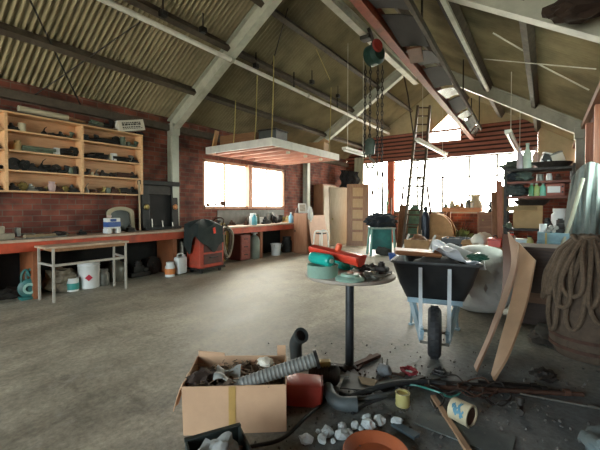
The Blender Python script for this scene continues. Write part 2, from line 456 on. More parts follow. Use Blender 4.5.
struct(MB().span((-6.5, YB - .02, 0), (-6.42, YB + .2, 3.3)).build('trim_3', mat('pale_jamb', 'cfc7ae', .6, 0, .1, 5)), 'pale jamb at the left of the back opening')

def window(name, parts_frame, panes, fm, gm=GLASS):
    lo = Vector((1e9,) * 3)
    for a, b in parts_frame: lo = Vector(map(min, lo, a))
    o = thing(name, None, None, lo, kind='structure')
    m = MB()
    for a, b in parts_frame: m.span(a, b)
    m.build('window_frame', fm, o)
    for a, b in panes: MB().span(a, b).build('pane', gm, o)
    return o
y0, y1, z0, z1 = W1; X0, X1 = XL - .11, XL - .02
FR = mat('worn_window_frame', 'b98a6c', .6, 0, .15, 6)
fp = [((X0, y0, z0), (X1, y0 + .08, z1)), ((X0, y1 - .08, z0), (X1, y1, z1)), ((X0, y0, z1 - .07), (X1, y1, z1)), ((X0, y0, z0), (X1, y1, z0 + .07)),
      ((X0 - .02, 7.5, z0), (X1 + .06, 7.66, z1)), ((X0 + .02, 6.62, z0), (X1 - .02, 6.66, z1)), ((X0 + .02, 8.4, z0), (X1 - .02, 8.44, z1))]
pn = [((XL - .075, a, z0 + .07), (XL - .07, b, z1 - .07)) for a, b in ((y0 + .08, 6.62), (6.66, 7.5), (7.66, 8.4), (8.44, y1 - .08))]
window('window_1', fp, pn, FR)
fp = []; pn = []
GREYF = mat('grey_glazing_bar', '8f8f8a', .5, 0, .1, 6)
xs = [-5.04, -4.1, -3.17, -2.26, -1.38, -.74]
for x in xs: fp.append(((x - .03, YB + .05, 1.22), (x + .03, YB + .11, 3.3)))
fp += [((-5.04, YB + .05, 2.53), (-.74, YB + .1, 2.58)), ((-5.04, YB + .05, 1.22), (-.74, YB + .11, 1.28)), ((-5.04, YB + .05, 3.24), (-.74, YB + .11, 3.3))]
for a, b in zip(xs, xs[1:]):
    pn.append(((a + .03, YB + .075, 1.28), (b - .03, YB + .08, 2.53))); pn.append(((a + .03, YB + .075, 2.58), (b - .03, YB + .08, 3.24)))
window('window_2', fp, pn, GREYF)
y0, y1, z0, z1 = W3
fp = [((XR + .06, y0, z0), (XR + .16, y0 + .07, z1)), ((XR + .06, y1 - .07, z0), (XR + .16, y1, z1)), ((XR + .06, y0, z0), (XR + .16, y1, z0 + .07)), ((XR + .06, y0, z1 - .07), (XR + .16, y1, z1)),
      ((XR + .06, 6.2, z0), (XR + .16, 6.27, z1)), ((XR + .06, y0, 2.38), (XR + .16, y1, 2.46))]
pn = [((XR + .1, a, c), (XR + .105, b, d)) for a, b in ((y0 + .07, 6.2), (6.27, y1 - .07)) for c, d in ((z0 + .07, 2.38), (2.46, z1 - .07))]
window('window_3', fp, pn, SALMON, TEALGLASS)

# corrugated roof sheets (real waves, running down the slope)
def roof(name, xa, xb):
    m = MB(); per = .09; seg = 8
    nY = int((YB + .3 - YF + .3) / per * seg); ya = YF - .3
    cols = 6; grid = []
    nrm = Vector((-SL if xa < XM - .1 else SL, 0, 1)).normalized()
    for i in range(nY + 1):
        y = ya + i * per / seg; hh = .025 * math.sin(2 * math.pi * i / seg)
        row = []
        for j in range(cols + 1):
            x = xa + (xb - xa) * j / cols
            row.append(m.bm.verts.new(Vector((x, y, rz(x) + OFF)) + nrm * hh))
        grid.append(row)
    for i in range(nY):
        for j in range(cols): m.bm.faces.new((grid[i][j], grid[i + 1][j], grid[i + 1][j + 1], grid[i][j + 1]))
    return struct(m.build(name, ROOF, None, True))
roof('ceiling_left', XL - .3, XM); roof('ceiling_right', XM, XR + .3)

# portal frames
def frame(Y, lab):
    o = thing('portal_frame', lab, None, (XM, Y, 0), kind='structure')
    for s, X in ((1, XL + .1), (-1, XR - .1)):
        m = MB(); m.ibeam((X, Y, 0), (X, Y, ZK + .02), .17, .2, .018, upv=(1, 0, 0)); m.build('column', STEEL, o)
        m = MB(); m.ibeam((X - s * .05, Y, rz(X)), (XM, Y, ZR), .17, .3, .02); m.build('rafter', STEEL, o)
        m = MB(); m.box((X + s * .02, Y, rz(X) - .08), (.22, .2, .26), None, .01); m.build('knee_plate', STEEL, o)
    return o
frame(-.62, 'grey-green steel portal frame nearest the camera')
frame(4.91, 'grey-green steel portal frame left of the window')
frame(10.44, 'grey-green steel portal frame in front of the back bay')

# purlins
def purl(X, side, mA, w=.1, h=.15, ya=YF, yb=YB, lab=None):
    z = rz(X) + .15 + .075 - h / 2 + .0
    o = MB().bar((X, ya, z), (X, yb, z), w, h, upv=(-SL * -side, 0, 1) if False else (SL * side, 0, 1)).build('roof_purlin', mA)
    return struct(o, lab)
pl1 = (onroof(0, 32, .15, -1).x + onroof(197, 90, .15, -1).x) / 2
pl2 = (onroof(268, 11, .15, -1).x + onroof(374, 82, .15, -1).x) / 2
pr1 = (onroof(446, 0, .12, 1).x + onroof(489, 88, .12, 1).x) / 2
pr2 = (onroof(524, 15.6, .15, 1).x + onroof(536, 101, .15, 1).x) / 2
purl(pl1, -1, DARKTIMBER); purl(pl2, -1, DARKTIMBER); purl(-5.25, -1, DARKTIMBER)
purl(pr1, 1, DARKTIMBER, .14, .2); purl(pr2, 1, DARKTIMBER); purl(-2.35, 1, DARKTIMBER)
struct(MB().bar((XL + .06, YF, ZK + .02), (XL + .06, YB, ZK + .02), .12, .14).build('eaves_beam', DARKTIMBER))
struct(MB().bar((XR - .06, YF, ZK + .05), (XR - .06, YB, ZK + .05), .1, .12).build('eaves_beam', OLDWOOD))
# pale conduit along the right purlin
a, b = onroof(443, 0, .0, 1), onroof(486.7, 88.7, .0, 1); X = (a.x + b.x) / 2
tag(MB().bar((X, 2.0, rz(X) + .02), (X, 10.3, rz(X) + .02), .07, .06).build('cable_trunking', PALE), 'pale square cable trunking running up beside the heavy dark right-hand purlin', 'trunking')
# white pipe along the left slope
a, b = onroof(180, 35, -.16, -1), onroof(393, 134, -.16, -1); X = (a.x + b.x) / 2
m = MB(); pz = rz(X) - .2
m.tube([(X, y, pz) for y in (-1, 3, 4.9, 8, 10.4, 13.4)], .045, 10)
pipe = thing('water_pipe', 'long white pipe running under the left roof slope from frame to frame', 'pipe', (X, 6, pz))
m.build('pipe_run', WHITEP, pipe)
for y in (2.2, 4.9, 7.6, 10.44): MB().lathe([(.05, -.03), (.062, -.03), (.062, .03), (.05, .03)], (X, y, pz), 12, (0, 1, 0)).build('pipe_collar', STEEL, pipe)
for y in (1.6, 7.0, 9.2): MB().bar((X, y, pz + .03), (X, y, pz + .42), .02, .03).build('hanger', BLACK2, pipe)

# wind bracing rods
def rod(p, q, r, mt, lab, sag=0.):
    p, q = Vector(p), Vector(q)
    return tag(MB().tube([p.lerp(q, t) - Vector((0, 0, sag * 4 * t * (1 - t))) for t in [i / 8 for i in range(9)]], r, 6).build('bracing_rod', mt), lab, 'rod')
rod(onroof(30, 0, .1, -1), onroof(82, 108, .1, -1), .014, BLACK, 'dark bracing rod crossing the left roof steeply, above the shelves')
rod(onroof(140, 22, .1, -1), onroof(32, 97, .1, -1), .012, BLACK2, 'thin bracing rod slanting up right across the left roof above the shelves')
rod(onroof(493, 33, .1, 1), onroof(524, 51, .1, 1), .012, PALE, 'short pale rod on the right roof between the two purlins')
rod(onroof(538, 64, .1, 1), onroof(589, 90, .1, 1), .012, PALE, 'pale rod slanting down to the right-hand eaves')
rod(onroof(484, 59, .06, 1), onroof(596, 69, .06, 1), .008, PALE, 'thin pale wire stretched level across the right roof')
rod(onroof(330, 80, .1, -1), onroof(316, 49, .1, -1), .01, PALEROPE, 'short pale rod on the left roof above the hanging platform')
rod(onroof(272, 65, .1, -1), onroof(288, 8, .1, -1), .012, BLACK2, 'dark rod running up the left roof beyond the second frame')

# hoist rail under the ridge
pA, pB = onx(413, 78, -3.22), onx(340, 9.3, -3.22)
rail = thing('hoist_rail', 'cream steel rail under the ridge carrying the chain hoist', 'rail', (-3.22, 10.2, pA.z))
m = MB(); q0 = Vector((-3.22, 10.6, pA.z)); q1 = pA.lerp(pB, 2.2); q1.z = pB.z; m.ibeam(q0, q1, .15, .2, .02); m.build('rail_beam', PALE, rail)
for y in (5.0, 10.4):
    MB().bar((-3.22, y, pA.z + .05), (-3.22, y, ZR), .1, .03).build('rail_hanger', STEEL, rail)

# oxide red beam slung from the roof with a long dark glossy tray beside it
bX = -2.05
e, s_ = onx(473, 139, bX), onx(358, 0, bX)
s2 = e.lerp(s_, 1.35)
beam = thing('steel_beam', 'oxide-red steel beam slung high under the roof, ending near the back gable', 'beam', e)
m = MB(); m.ibeam(e + Vector((-.02, 0, .1)), s2 + Vector((-.02, 0, .1)), .13, .24, .025); m.build('beam_section', REDBEAM, beam)
for t in (.02, .5, .98):
    p = e.lerp(s2, t); MB().bar(p + Vector((-.02, 0, .2)), (p.x - .02, p.y, rz(p.x) + .12), .03, .03).build('beam_hanger', BLACK2, beam)
a0, a1 = e + Vector((.09, 0, .02)), s_ + Vector((.09, 0, .02))
b0, b1 = onx(480, 130, -1.72), onx(404, 0, -1.42)
a1 = a0.lerp(a1, 1.3); b1 = b0.lerp(b1, 1.3)
tray = thing('hanging_tray', 'long tray of dark glossy sheets slung beside the red beam', 'tray', a0)
N = 11
for i in range(N):
    t, u = i / N + .008, (i + 1) / N - .008
    m = MB(); k = .09 * (1 if i % 2 else -1)
    def f(x, y, t=t, u=u, k=k):
        q = t + (u - t) * x; p = a0.lerp(a1, q).lerp(b0.lerp(b1, q), y); p.z += k * (x - .5) + .02 * math.sin(y * 3.1); return p
    m.sheet(f, 4, 6, .012); m.build('tray_sheet', SHINY if i in (0, 2, 4) else mat('dull_black_sheet', '1b1917', .75, 0, .4, 4), tray, True)
m = MB(); m.bar(b0 + Vector((.03, 0, .03)), b1 + Vector((.03, 0, .03)), .05, .1); m.build('tray_edge', DARKTIMBER, tray)
for t in (.05, .35, .7): 
    p = b0.lerp(b1, t); MB().bar(p + Vector((.03, 0, .05)), (p.x + .03, p.y, rz(p.x) + .1), .025, .025).build('tray_hanger', BLACK2, tray)
p = a0.lerp(a1, .62).lerp(b0.lerp(b1, .62), .45); 
tag(MB().box(p + Vector((-.05, 0, -.06)), (.22, .6, .03), Matrix.Rotation(R(12), 3, 'Z'), .004).build('wooden_board', mat('dark_board', '5a3822', .7, 0, .2, 6)), 'short brown board caught under the dark glossy hanging tray', 'board')

# chain hoist
hy = 7.0; hp = ony(374, 50, hy); hp.x = -3.22
h = ony(374, 55, hy); hx = -3.05
ho = thing('chain_hoist', 'dark green and red chain hoist hanging from the cream ridge rail', 'hoist', (h.x, hy, h.z - .1))
cx, cz = h.x, h.z
m = MB(); m.lathe([(0, -.17), (.15, -.17), (.22, -.1), (.22, .1), (.15, .17), (0, .17)], (cx, hy, cz), 22, (1, -.4, 0)); m.box((cx, hy, cz + .16), (.12, .12, .2), None, .02); m.build('hoist_body', mat('hoist_green_paint', '24453f', .5, .2, .3, 10), ho, True)
m = MB(); m.lathe([(0, -.03), (.11, -.03), (.14, 0), (.11, .03), (0, .03)], (cx + .15, hy - .17, cz + .1), 18, (1, -.5, 0)); m.build('brake_cover', mat('hoist_red_paint', '8c2f2a', .5, 0, .2, 10), ho, True)
m = MB(); m.bar((cx, hy, cz + .25), (-3.15, hy, pA.z + .05), .06, .06); m.box((-3.2, hy, pA.z - .14), (.22, .22, .1), None, .02); m.build('trolley', BLACK2, ho)
hk = ony(370, 167, hy)
zb = hk.z + .35
def chain(p, q):
    m = MB(); p, q = Vector(p), Vector(q); L = (p - q).length; n = int(L / .085)
    for i in range(n):
        c = p.lerp(q, (i + .5) / n); e1 = Vector((1, .4, 0)).normalized() if i % 2 else Vector((-.4, 1, 0)).normalized()
        m.tube([c + e1 * (.022 * math.cos(a)) + Vector((0, 0, .052 * math.sin(a))) for a in [k * math.pi / 3 for k in range(6)]], .013, 5, True)
    return m
for i, px in enumerate((365.5, 370.5, 378, 382.5)):
    p = ony(px, 66, hy); q = ony(px - 1, (158 if i < 2 else 176), hy)
    chain(p, q).build('load_chain' if i < 2 else 'hand_chain', BLACK2, ho)
m = MB(); m.box((hk.x, hy, zb + .06), (.2, .12, .3), None, .03); m.lathe([(0, -.05), (.1, -.05), (.12, 0), (.1, .05), (0, .05)], (hk.x, hy, zb + .16), 16, (0, 1, 0)); m.build('bottom_block', mat('block_green', '3c4a40', .5, .2, .3, 10), ho, True)
m = MB(); m.tube(spline([(hk.x, hy, zb - .06), (hk.x, hy, zb - .16), (hk.x + .09, hy, zb - .24), (hk.x + .06, hy, zb - .36), (hk.x - .05, hy, zb - .36), (hk.x - .09, hy, zb - .27)], 6), .026, 8); m.build('hook', GREYMETAL, ho, True)

# strip lights (unlit), end on along the shed
def strip(px0, py0, px1, py1, z0, lab, ref):
    p = onz(px0, py0, z0); q = onx(px1, py1, p.x)
    q.z = z0
    o = thing('strip_light', lab, 'light', (p + q) / 2)
    MB().bar(p, q, .12, .06).build('lamp_housing', WHITEP, o)
    MB().tube([p + Vector((0, 0, -.06)), q + Vector((0, 0, -.06))], .022, 10).build('fluorescent_tube', mat('white_tube_glass', 'eeeeea', .25, 0, .01, 5, bump=0), o, True)
    for t in (.15, .85):
        c = p.lerp(q, t); MB().tube([c + Vector((0, 0, .03)), (c.x, c.y, rz(c.x) + .25)], .008, 5).build('suspension_wire', PALE, o)
    return o
strip(417, 139, 446, 156, 3.2, 'white strip light hanging behind the tall ladder', 0)
strip(344, 148, 366, 156, 2.9, 'white strip light hanging above the five-panel door', 0)
s_l = strip(508, 131, 521, 153, 2.95, 'white strip light hanging above the corner racking', 0)

# loft hatch platform slung by ropes in front of the window
zp = 2.8; xa, xb, ya, yb = -7.08, -4.88, 5.84, 8.85
pf = thing('hanging_platform', 'white-edged slatted platform slung on ropes in front of the window', 'platform', ((xa + xb) / 2, (ya + yb) / 2, zp))
MB().span((xa, ya, zp), (xb, ya + .05, zp + .17)).build('edge_board', WHITEP, pf); MB().span((xb - .05, ya + .05, zp), (xb, yb, zp + .17)).build('edge_board', WHITEP, pf)
MB().span((xa, yb - .05, zp), (xb - .05, yb, zp + .17)).build('edge_board', PINKWOOD, pf); MB().span((xa, ya + .05, zp), (xa + .05, yb - .05, zp + .17)).build('edge_board', PINKWOOD, pf)
for i in range(6):
    y = ya + .3 + i * .48; MB().span((xa + .05, y, zp + .02), (xb - .05, y + .1, zp + .1)).build('batten', PINKWOOD, pf)
MB().span((xa + .05, ya + .05, zp + .105), (xb - .05, yb - .05, zp + .135)).build('deck', wood('pinkish_deck', 'a8715f', 'c48f7c', 1), pf)
for i in range(3):
    y = ya + .9 + i * .75
    MB().lathe([(0, 0), (.05, 0), (.05, .05), (0, .05)], (xb - .25, y, zp - .05), 12).build('clamp', PALE, pf)
for px, (x, y) in ((None, (xb - .1, ya + .1)), (None, (xb - .6, ya + .1)), (None, (xb - .1, yb - .4)), (None, (xa + .9, ya + .1))):
    zt = rz(x) + .12
    MB().tube([(x, y, zp + .17), (x + .02, y + .03, (zp + zt) / 2), (x + .03, y + .05, zt)], .012, 6).build('suspension_rope', PALEROPE, pf)
zt = zp + .17
tag(MB().box((-6.3, 6.7, zt + .14), (1.1, 1.2, .28), .12, .01).build('timber_crate', wood('dark_crate_board', '6b4a2c', '835d3b', 0)), 'wide dark brown crate lying at the left of the hanging platform', 'crate')
o = thing('storage_box', 'dark grey box standing at the near corner of the hanging platform', 'box', (-5.4, 6.5, zt))
MB().box((-5.4, 6.5, zt + .14), (.5, .5, .28), .1, .01).build('box_body', SLATE, o); MB().box((-5.4, 6.5, zt + .3), (.54, .54, .04), .1, .01).build('lid', BLACK2, o)
o = thing('cardboard_carton', 'yellow-brown carton on the far right end of the hanging platform', 'carton', (-5.2, 8.25, zt))
MB().box((-5.2, 8.25, zt + .12), (.5, .6, .24), .25, .006).build('carton_body', CARDDARK, o)
for s in (-1, 1): MB().box((-5.2 + s * .2, 8.25 - s * .02, zt + .27), (.2, .58, .01), Euler((0, s * -.5, .25)).to_matrix()).build('carton_flap', CARDDARK, o)
tag(MB().bar((-6.95, 6.0, zt + .01), (-6.85, 6.02, zt + .42), .14, .03).build('timber_offcut', wood('fresh_offcut', 'c8925c', 'ddb07c', 2)), 'small bright timber offcut upright at the left corner of the hanging platform', 'board')
for i, (x, y, l, rt, mt) in enumerate([(-5.9, 7.6, 1.6, .3, PALEWOOD), (-5.6, 7.75, 1.4, -.1, OLDWOODX)]):
    pass

# junction boxes along the dark purlin by the pipe
for i, (px, py) in enumerate([(163, 14), (203, 30), (256, 66), (312, 82), (338, 96)]):
    p = onroof(px, py, -.02, -1)
    o = thing('junction_box', ['first', 'second', 'third', 'fourth', 'fifth'][i] + ' small black junction box from the left along the roof above the white pipe', 'junction box', p)
    MB().box(p, (.1, .12, .1), None, .015).build('box_body', BLACK, o); MB().bar(p, (p.x, p.y, rz(p.x) + .28), .02, .02).build('bracket', BLACK2, o)
# ================================================================== left wall
# ---- pigeonhole shelving on the brickwork
sx0, sx1 = XL + .005, -6.94
sy0, sy1, sz0, sz1 = 1.15, 4.07, 1.70, 2.965
su = thing('wall_shelving', 'long open pine shelving on the left brick wall, crowded with oily parts', 'shelving', ((sx0 + sx1) / 2, 2.6, sz0))
MB().span((sx0, sy0, sz0), (sx0 + .012, sy1, sz1)).build('back_panel', PINEX, su)
SH = [2.66, 2.34, 2.02, 1.70]
for z in SH[:3]:
    MB().span((sx0 + .012, sy0, z), (sx1 - .004, sy1 - .03, z + .025)).build('shelf', PINE, su)
MB().span((sx0 + .012, sy0, 1.69), (sx1 + .02, sy1 - .1, 1.715)).build('shelf', PINE, su)
MB().span((sx0, sy0, sz1 - .025), (sx1 + .01, sy1, sz1)).build('top_board', PINE, su)
DIV = [1.80, 2.90, 4.05]
for y in DIV: MB().span((sx0 + .012, y - .02, 1.715), (sx1, y + .02, sz1 - .025)).build('upright', PINE, su)

def it_pulley(c, s, m):      # grooved wheel leaning back
    x, y, z = c; r = s * .5
    b = MB(); b.lathe([(.0, -.3 * r), (.3 * r, -.3 * r), (.3 * r, -.22 * r), (r, -.22 * r), (.82 * r, 0), (r, .22 * r), (.3 * r, .22 * r), (.3 * r, .3 * r), (0, .3 * r)], (x, y, z + r * .99), 18, (1, .2, .15)); return b
def it_casting(c, s, m):     # block with flange and boss
    x, y, z = c; b = MB(); h = s * .75
    b.box((x, y, z + h * .15), (.13, s * 1.1, h * .3), None, .01); b.box((x, y - s * .1, z + h * .5), (.1, s * .6, h * .5), None, .02)
    b.lathe([(0, 0), (s * .2, 0), (s * .2, h * .3), (s * .13, h * .3), (s * .13, h * .42), (0, h * .42)], (x, y - s * .1, z + h * .7), 14)
    b.lathe([(0, -.07), (s * .16, -.07), (s * .16, .02), (0, .02)], (x + .02, y + s * .3, z + h * .42), 14, (0, 1, 0)); return b
def it_elbow(c, s, m):       # flanged pipe bend
    x, y, z = c; r = s * .2
    b = MB(); p = [(x, y - s * .45, z + r * 1.15), (x, y - s * .1, z + r * 1.15), (x, y + s * .2, z + r * 1.6), (x, y + s * .3, z + s * .75)]
    b.tube(spline(p, 5), r, 12); b.lathe([(0, -.012), (r * 1.4, -.012), (r * 1.4, .012), (0, .012)], (x, y + s * .31, z + s * .73), 14, (.0, .2, 1)); b.lathe([(0, -.012), (r * 1.15, -.012), (r * 1.15, .012), (0, .012)], (x, y - s * .44, z + r * 1.15), 14, (0, 1, 0)); return b
def it_tin(c, s, m):         # tin with rims
    x, y, z = c; r = s * .36; h = s * .9
    return MB().lathe([(0, 0), (r, 0), (r * 1.04, .006), (r, .014), (r, h - .014), (r * 1.04, h - .006), (r * .95, h), (r * .9, h - .01), (0, h - .01)], c, 18)
def it_jar(c, s, m):         # jar with neck and lid
    x, y, z = c; r = s * .33; h = s
    return MB().lathe([(0, 0), (r, 0), (r * 1.02, .02), (r, h * .7), (r * .75, h * .8), (r * .75, h * .84), (r * .82, h * .84), (r * .82, h), (0, h)], c, 16)
def it_oilcan(c, s, m):      # cone oil can with spout
    x, y, z = c; r = s * .36
    b = MB(); b.lathe([(0, 0), (r, 0), (r, s * .3), (r * .25, s * .62), (r * .2, s * .72), (0, s * .72)], c, 16)
    b.tube([(x, y, z + s * .7), (x, y + s * .1, z + s * .95), (x, y + s * .32, z + s * 1.15)], [.012, .008, .005], 6); return b
def it_coil(c, s, m):        # coil of hose lying down
    x, y, z = c; b = MB(); r = min(s * .4, .11); P = []
    for i in range(61):
        a = i / 20 * 2 * math.pi; P.append((x + r * math.cos(a), y + r * 1.3 * math.sin(a), z + .02 + .032 * i / 20))
    b.tube(P, .017, 7); return b
def it_roll(c, s, m):        # bundle of rods / roll lying along the shelf
    x, y, z = c; b = MB(); r = .028
    for i, (dx, dz) in enumerate([(-.03, 0), (.028, 0), (0, .048), (.06, .045)]):
        b.tube([(x + dx, y - s * (.8 + .1 * (i % 2)), z + r + dz), (x + dx, y + s * (.85 - .12 * (i % 3)), z + r + dz)], r, 8)
    return b
def it_rag(c, s, m):         # crumpled rag
    x, y, z = c; b = MB(); b.blob((x, y, z + s * .16), (.08, s * .6, s * .26), .6, 2.4, rnd.random() * 50, 3, -s * .16 + .001); return b
def it_gear(c, s, m):        # toothed wheel leaning back
    x, y, z = c; r = s * .48; pts = []
    for k in range(28):
        a = 2 * math.pi * k / 28; q = r * (1 if k % 4 < 2 else .84); pts.append((q * math.cos(a), q * math.sin(a)))
    M = Matrix(((0, .25, .968), (1, 0, 0), (0, .968, -.25)))
    b = MB(); b.prism(pts, .05, M, (x, y, z + r)); b.lathe([(0, -.05), (r * .35, -.05), (r * .35, .05), (0, .05)], (x, y, z + r), 14, (.97, 0, -.25)); return b
KINDS = {'pulley': (it_pulley, 'grooved pulley', 'pulley'), 'casting': (it_casting, 'machine casting', 'machine part'), 'elbow': (it_elbow, 'flanged pipe bend', 'pipe fitting'),
         'tin': (it_tin, 'round tin', 'tin'), 'jar': (it_jar, 'lidded jar', 'jar'), 'oilcan': (it_oilcan, 'spouted oil can', 'oil can'), 'coil': (it_coil, 'coil of hose', 'hose'),
         'roll': (it_roll, 'bundle of rods', 'rods'), 'rag': (it_rag, 'crumpled rag', 'rag'), 'gear': (it_gear, 'toothed gear wheel', 'gear')}
NAMES = {'pulley': 'pulley_wheel', 'casting': 'machine_casting', 'elbow': 'pipe_fitting', 'tin': 'round_tin', 'jar': 'lidded_jar', 'oilcan': 'oil_can', 'coil': 'hose_coil', 'roll': 'rod_bundle', 'rag': 'rag', 'gear': 'gear_wheel'}
COLS = {'k': (BLACK, 'black'), 'g': (BLACK2, 'dark grimy'), 's': (GREYMETAL, 'grey'), 'b': (BRASS, 'brassy'), 'r': (RUST, 'rusty'), 'c': (CREAM, 'cream'), 'w': (WHITEPL, 'white'),
        't': (mat('tan_tin', 'b69a68', .6, 0, .15, 8), 'tan'), 'n': (mat('dull_green_metal', '566150', .5, 0, .25, 9), 'dull green'), 'p': (mat('pinkish_label', 'b49a95', .5, 0, .15, 9), 'pinkish')}
# cell contents, left to right: kind:colour:width:position along the bay (0..1)
CELLS = {
 (0, 0): 'tin:g:.1:.86', (0, 1): 'casting:k:.14:.86', (0, 2): 'rag:k:.2:.84', (0, 3): 'casting:g:.15:.86',
 (1, 0): 'casting:k:.15:.08 tin:c:.16:.2 oilcan:k:.13:.5 rag:g:.13:.62 casting:k:.13:.75 elbow:n:.15:.87',
 (1, 1): 'jar:t:.17:.14 roll:n:.27:.42 jar:w:.1:.61 tin:w:.14:.68 coil:k:.2:.82 gear:k:.2:.93',
 (1, 2): 'pulley:k:.21:.09 gear:k:.2:.23 casting:g:.17:.35 oilcan:k:.21:.46 coil:k:.2:.56 pulley:g:.16:.67 elbow:k:.18:.78 tin:n:.14:.89 jar:g:.15:.96',
 (1, 3): 'casting:g:.15:.08 gear:b:.16:.2 casting:s:.15:.32 rag:g:.17:.43 jar:b:.08:.52 jar:p:.18:.6 casting:r:.13:.7 pulley:b:.12:.8 casting:k:.17:.92',
 (2, 0): 'gear:k:.14:.07 elbow:g:.18:.2 roll:k:.2:.4 pulley:k:.19:.6 jar:n:.19:.72 tin:n:.12:.83 elbow:n:.17:.93',
 (2, 1): 'rag:k:.25:.17 coil:k:.2:.34 casting:s:.1:.42 jar:c:.12:.48 tin:w:.17:.55 roll:k:.2:.68 elbow:s:.19:.82 casting:k:.15:.93',
 (2, 2): 'elbow:g:.15:.07 tin:c:.08:.17 oilcan:s:.12:.24 casting:g:.15:.36 rag:k:.18:.5 pulley:s:.1:.6 roll:r:.17:.73 casting:k:.16:.91',
 (2, 3): 'oilcan:s:.16:.07 rag:r:.18:.2 elbow:b:.15:.33 tin:n:.13:.44 casting:r:.17:.55 jar:b:.1:.64 coil:g:.2:.76 casting:k:.19:.91',
}
BAYN = ['left-hand', 'middle', 'right-hand']; SHN = ['top', 'second', 'third', 'bottom']
BAYY = [(sy0 + .02, DIV[0] - .03), (DIV[0] + .03, DIV[1] - .03), (DIV[1] + .03, DIV[2] - .03)]
for (bay, sh), txt in CELLS.items():
    items = txt.split()
    for i, tk in enumerate(items):
        kd, cl, wd, fr = tk.split(':'); wd = float(wd); fr = float(fr)
        fn, dsc, cat_ = KINDS[kd]; m_, cn = COLS[cl]
        ya, yb = BAYY[bay]; y = ya + (yb - ya) * fr
        z = (SH[sh] + .026) if sh < 3 else 1.716
        o = fn((-7.07, y, z), wd, m_).build(NAMES[kd], m_, None, True)
        n = len(items)
        where = 'alone' if n == 1 else ORD[i] + ' from left'
        lab = f"{cn} {dsc}, {where} on {SHN[sh]} shelf, {BAYN[bay]} bay of pine shelving"
        tag(o, lab, cat_, f'parts on the {SHN[sh]} shelf of the {BAYN[bay]} bay')

# ---- on top of the shelving
zt = sz1
m = MB(); m.bar((-7.06, 1.3, zt + .02), (-7.06, 3.55, zt + .02), .16, .03); tag(m.build('dark_plank', DARKTIMBER), 'long dark plank lying on top of the pine shelving', 'plank')
r_ = thing('paper_roll', 'long pale roll lying on top of the left end of the pine shelving', 'roll', (-7.02, 2.25, zt + .04))
MB().tube([(-7.02, 1.98, zt + .09), (-7.02, 2.7, zt + .085)], .05, 14).build('roll_body', mat('pale_roll_wrap', 'b7ae94', .7, 0, .12, 7), r_, True)
MB().tube([(-7.02, 2.7, zt + .085), (-7.04, 3.0, zt + .07)], [.03, .018], 10).build('roll_core', OLDWOODX, r_, True)
for i, (k, y, w_, c_, d_) in enumerate([('rag', 3.2, .22, 'n', 'dull green crumpled rag on top of the pine shelving, next to the dark plank'), ('elbow', 3.42, .2, 'k', 'black pipe bend on top of the pine shelving, left of the printed carton')]):
    fn, dsc, cat_ = KINDS[k]; tag(fn((-7.05, y, zt + .037), w_, None).build(NAMES[k], COLS[c_][0], None, True), d_, cat_)
o = thing('printed_carton', 'flat white carton with black printing tipped up on the shelving top', 'carton', (-7.03, 3.85, zt))
rx = Euler((R(14), 0, 0)).to_matrix(); cc = Vector((-7.03, 3.83, zt + .155))
MB().box(cc, (.2, .56, .22), rx, .004).build('carton_body', PAPER, o)
m = MB()
for r, (t, lh) in enumerate([(.055, .022), (.02, .03), (-.03, .02), (-.06, .012)]):
    x = -.2
    while x < .19:
        l = rnd.uniform(.02, .06); m.box(cc + rx @ Vector((.101, x + l / 2, t)), (.003, l, lh), rx); x += l + .014
m.build('print', INK, o)
tag(it_rag((-7.03, 4.2 - .16, zt), .16, None).build('rag', BLACKCLOTH, None, True), 'small black rag bunched at the right end of the shelving top', 'rag')

# ---- long workbench with orange-red fascia
bx0, bx1, by0, by1, bz = XL + .01, -6.5, .6, 9.05, .95
wb = thing('workbench', 'long built-in workbench with orange-red fascia along the left wall', 'workbench', (-6.85, 4.8, 0))
MB().span((bx0, by0, bz - .04), (bx1 + .03, by1, bz), .004).build('worktop', BENCHTOP, wb)
MB().span((bx1 - .03, by0, .76), (bx1, by1, bz - .04)).build('fascia', ORANGE, wb)
MB().span((bx0 + .01, by0, .01), (bx0 + .03, by1, bz - .05)).build('back_panel', mat('under_bench_shade_board', '191613', .9, 0, .4, 6), wb)  # added black sheet that paints in the shade under the bench
for y in (1.0, 2.05, 4.55, 7.35, 9.0):
    MB().span((bx0 + .05, y - .05, 0), (bx1 - .04, y + .05, bz - .04)).build('support_panel', mat('brown_orange_panel', '8a5231', .6, 0, .2, 6, dirt=.3), wb)

def onbench(px, py, X=-6.75): 
    p = onx(px, py, X); return p
B = bz
# vise-like clutter at the left end
o = thing('bench_vise', 'old grey-brown vise lying on the left end of the workbench', 'vise', (-6.72, 1.72, B))
m = MB(); m.box((-6.72, 1.7, B + .05), (.16, .22, .1), None, .015); m.box((-6.72, 1.66, B + .15), (.08, .08, .12), None, .015); m.build('vise_body', mat('vise_paint', '8f8672', .6, .1, .25, 8), o)
m = MB(); m.box((-6.72, 1.86, B + .11), (.14, .05, .14), None, .01); m.tube([(-6.72, 1.85, B + .07), (-6.72, 2.05, B + .07)], .018, 8); m.build('moving_jaw', GREYMETAL, o)
m = MB(); m.tube([(-6.84, 2.05, B + .07), (-6.6, 2.05, B + .07)], .01, 6); m.build('handle', GREYMETAL, o)
m = MB(); m.tube(spline([(-6.62, 1.92, B + .035), (-6.68, 2.1, B + .03), (-6.8, 2.35, B + .025), (-6.85, 2.6, B + .03)], 5), [.035] * 8 + [.028] * 8, 8)
tag(m.build('canvas_roll', mat('tan_canvas', '8c7b60', .9, 0, .2, 10), None, True), 'tan canvas roll on the workbench beside the vise', 'roll')
tag(it_jar((-6.9, 1.68, B), .2, None).build('lidded_jar', CLEARISH, None, True), 'cloudy jar behind the vise at the left end of the workbench', 'jar')
p = onx(18, 238, -6.6)
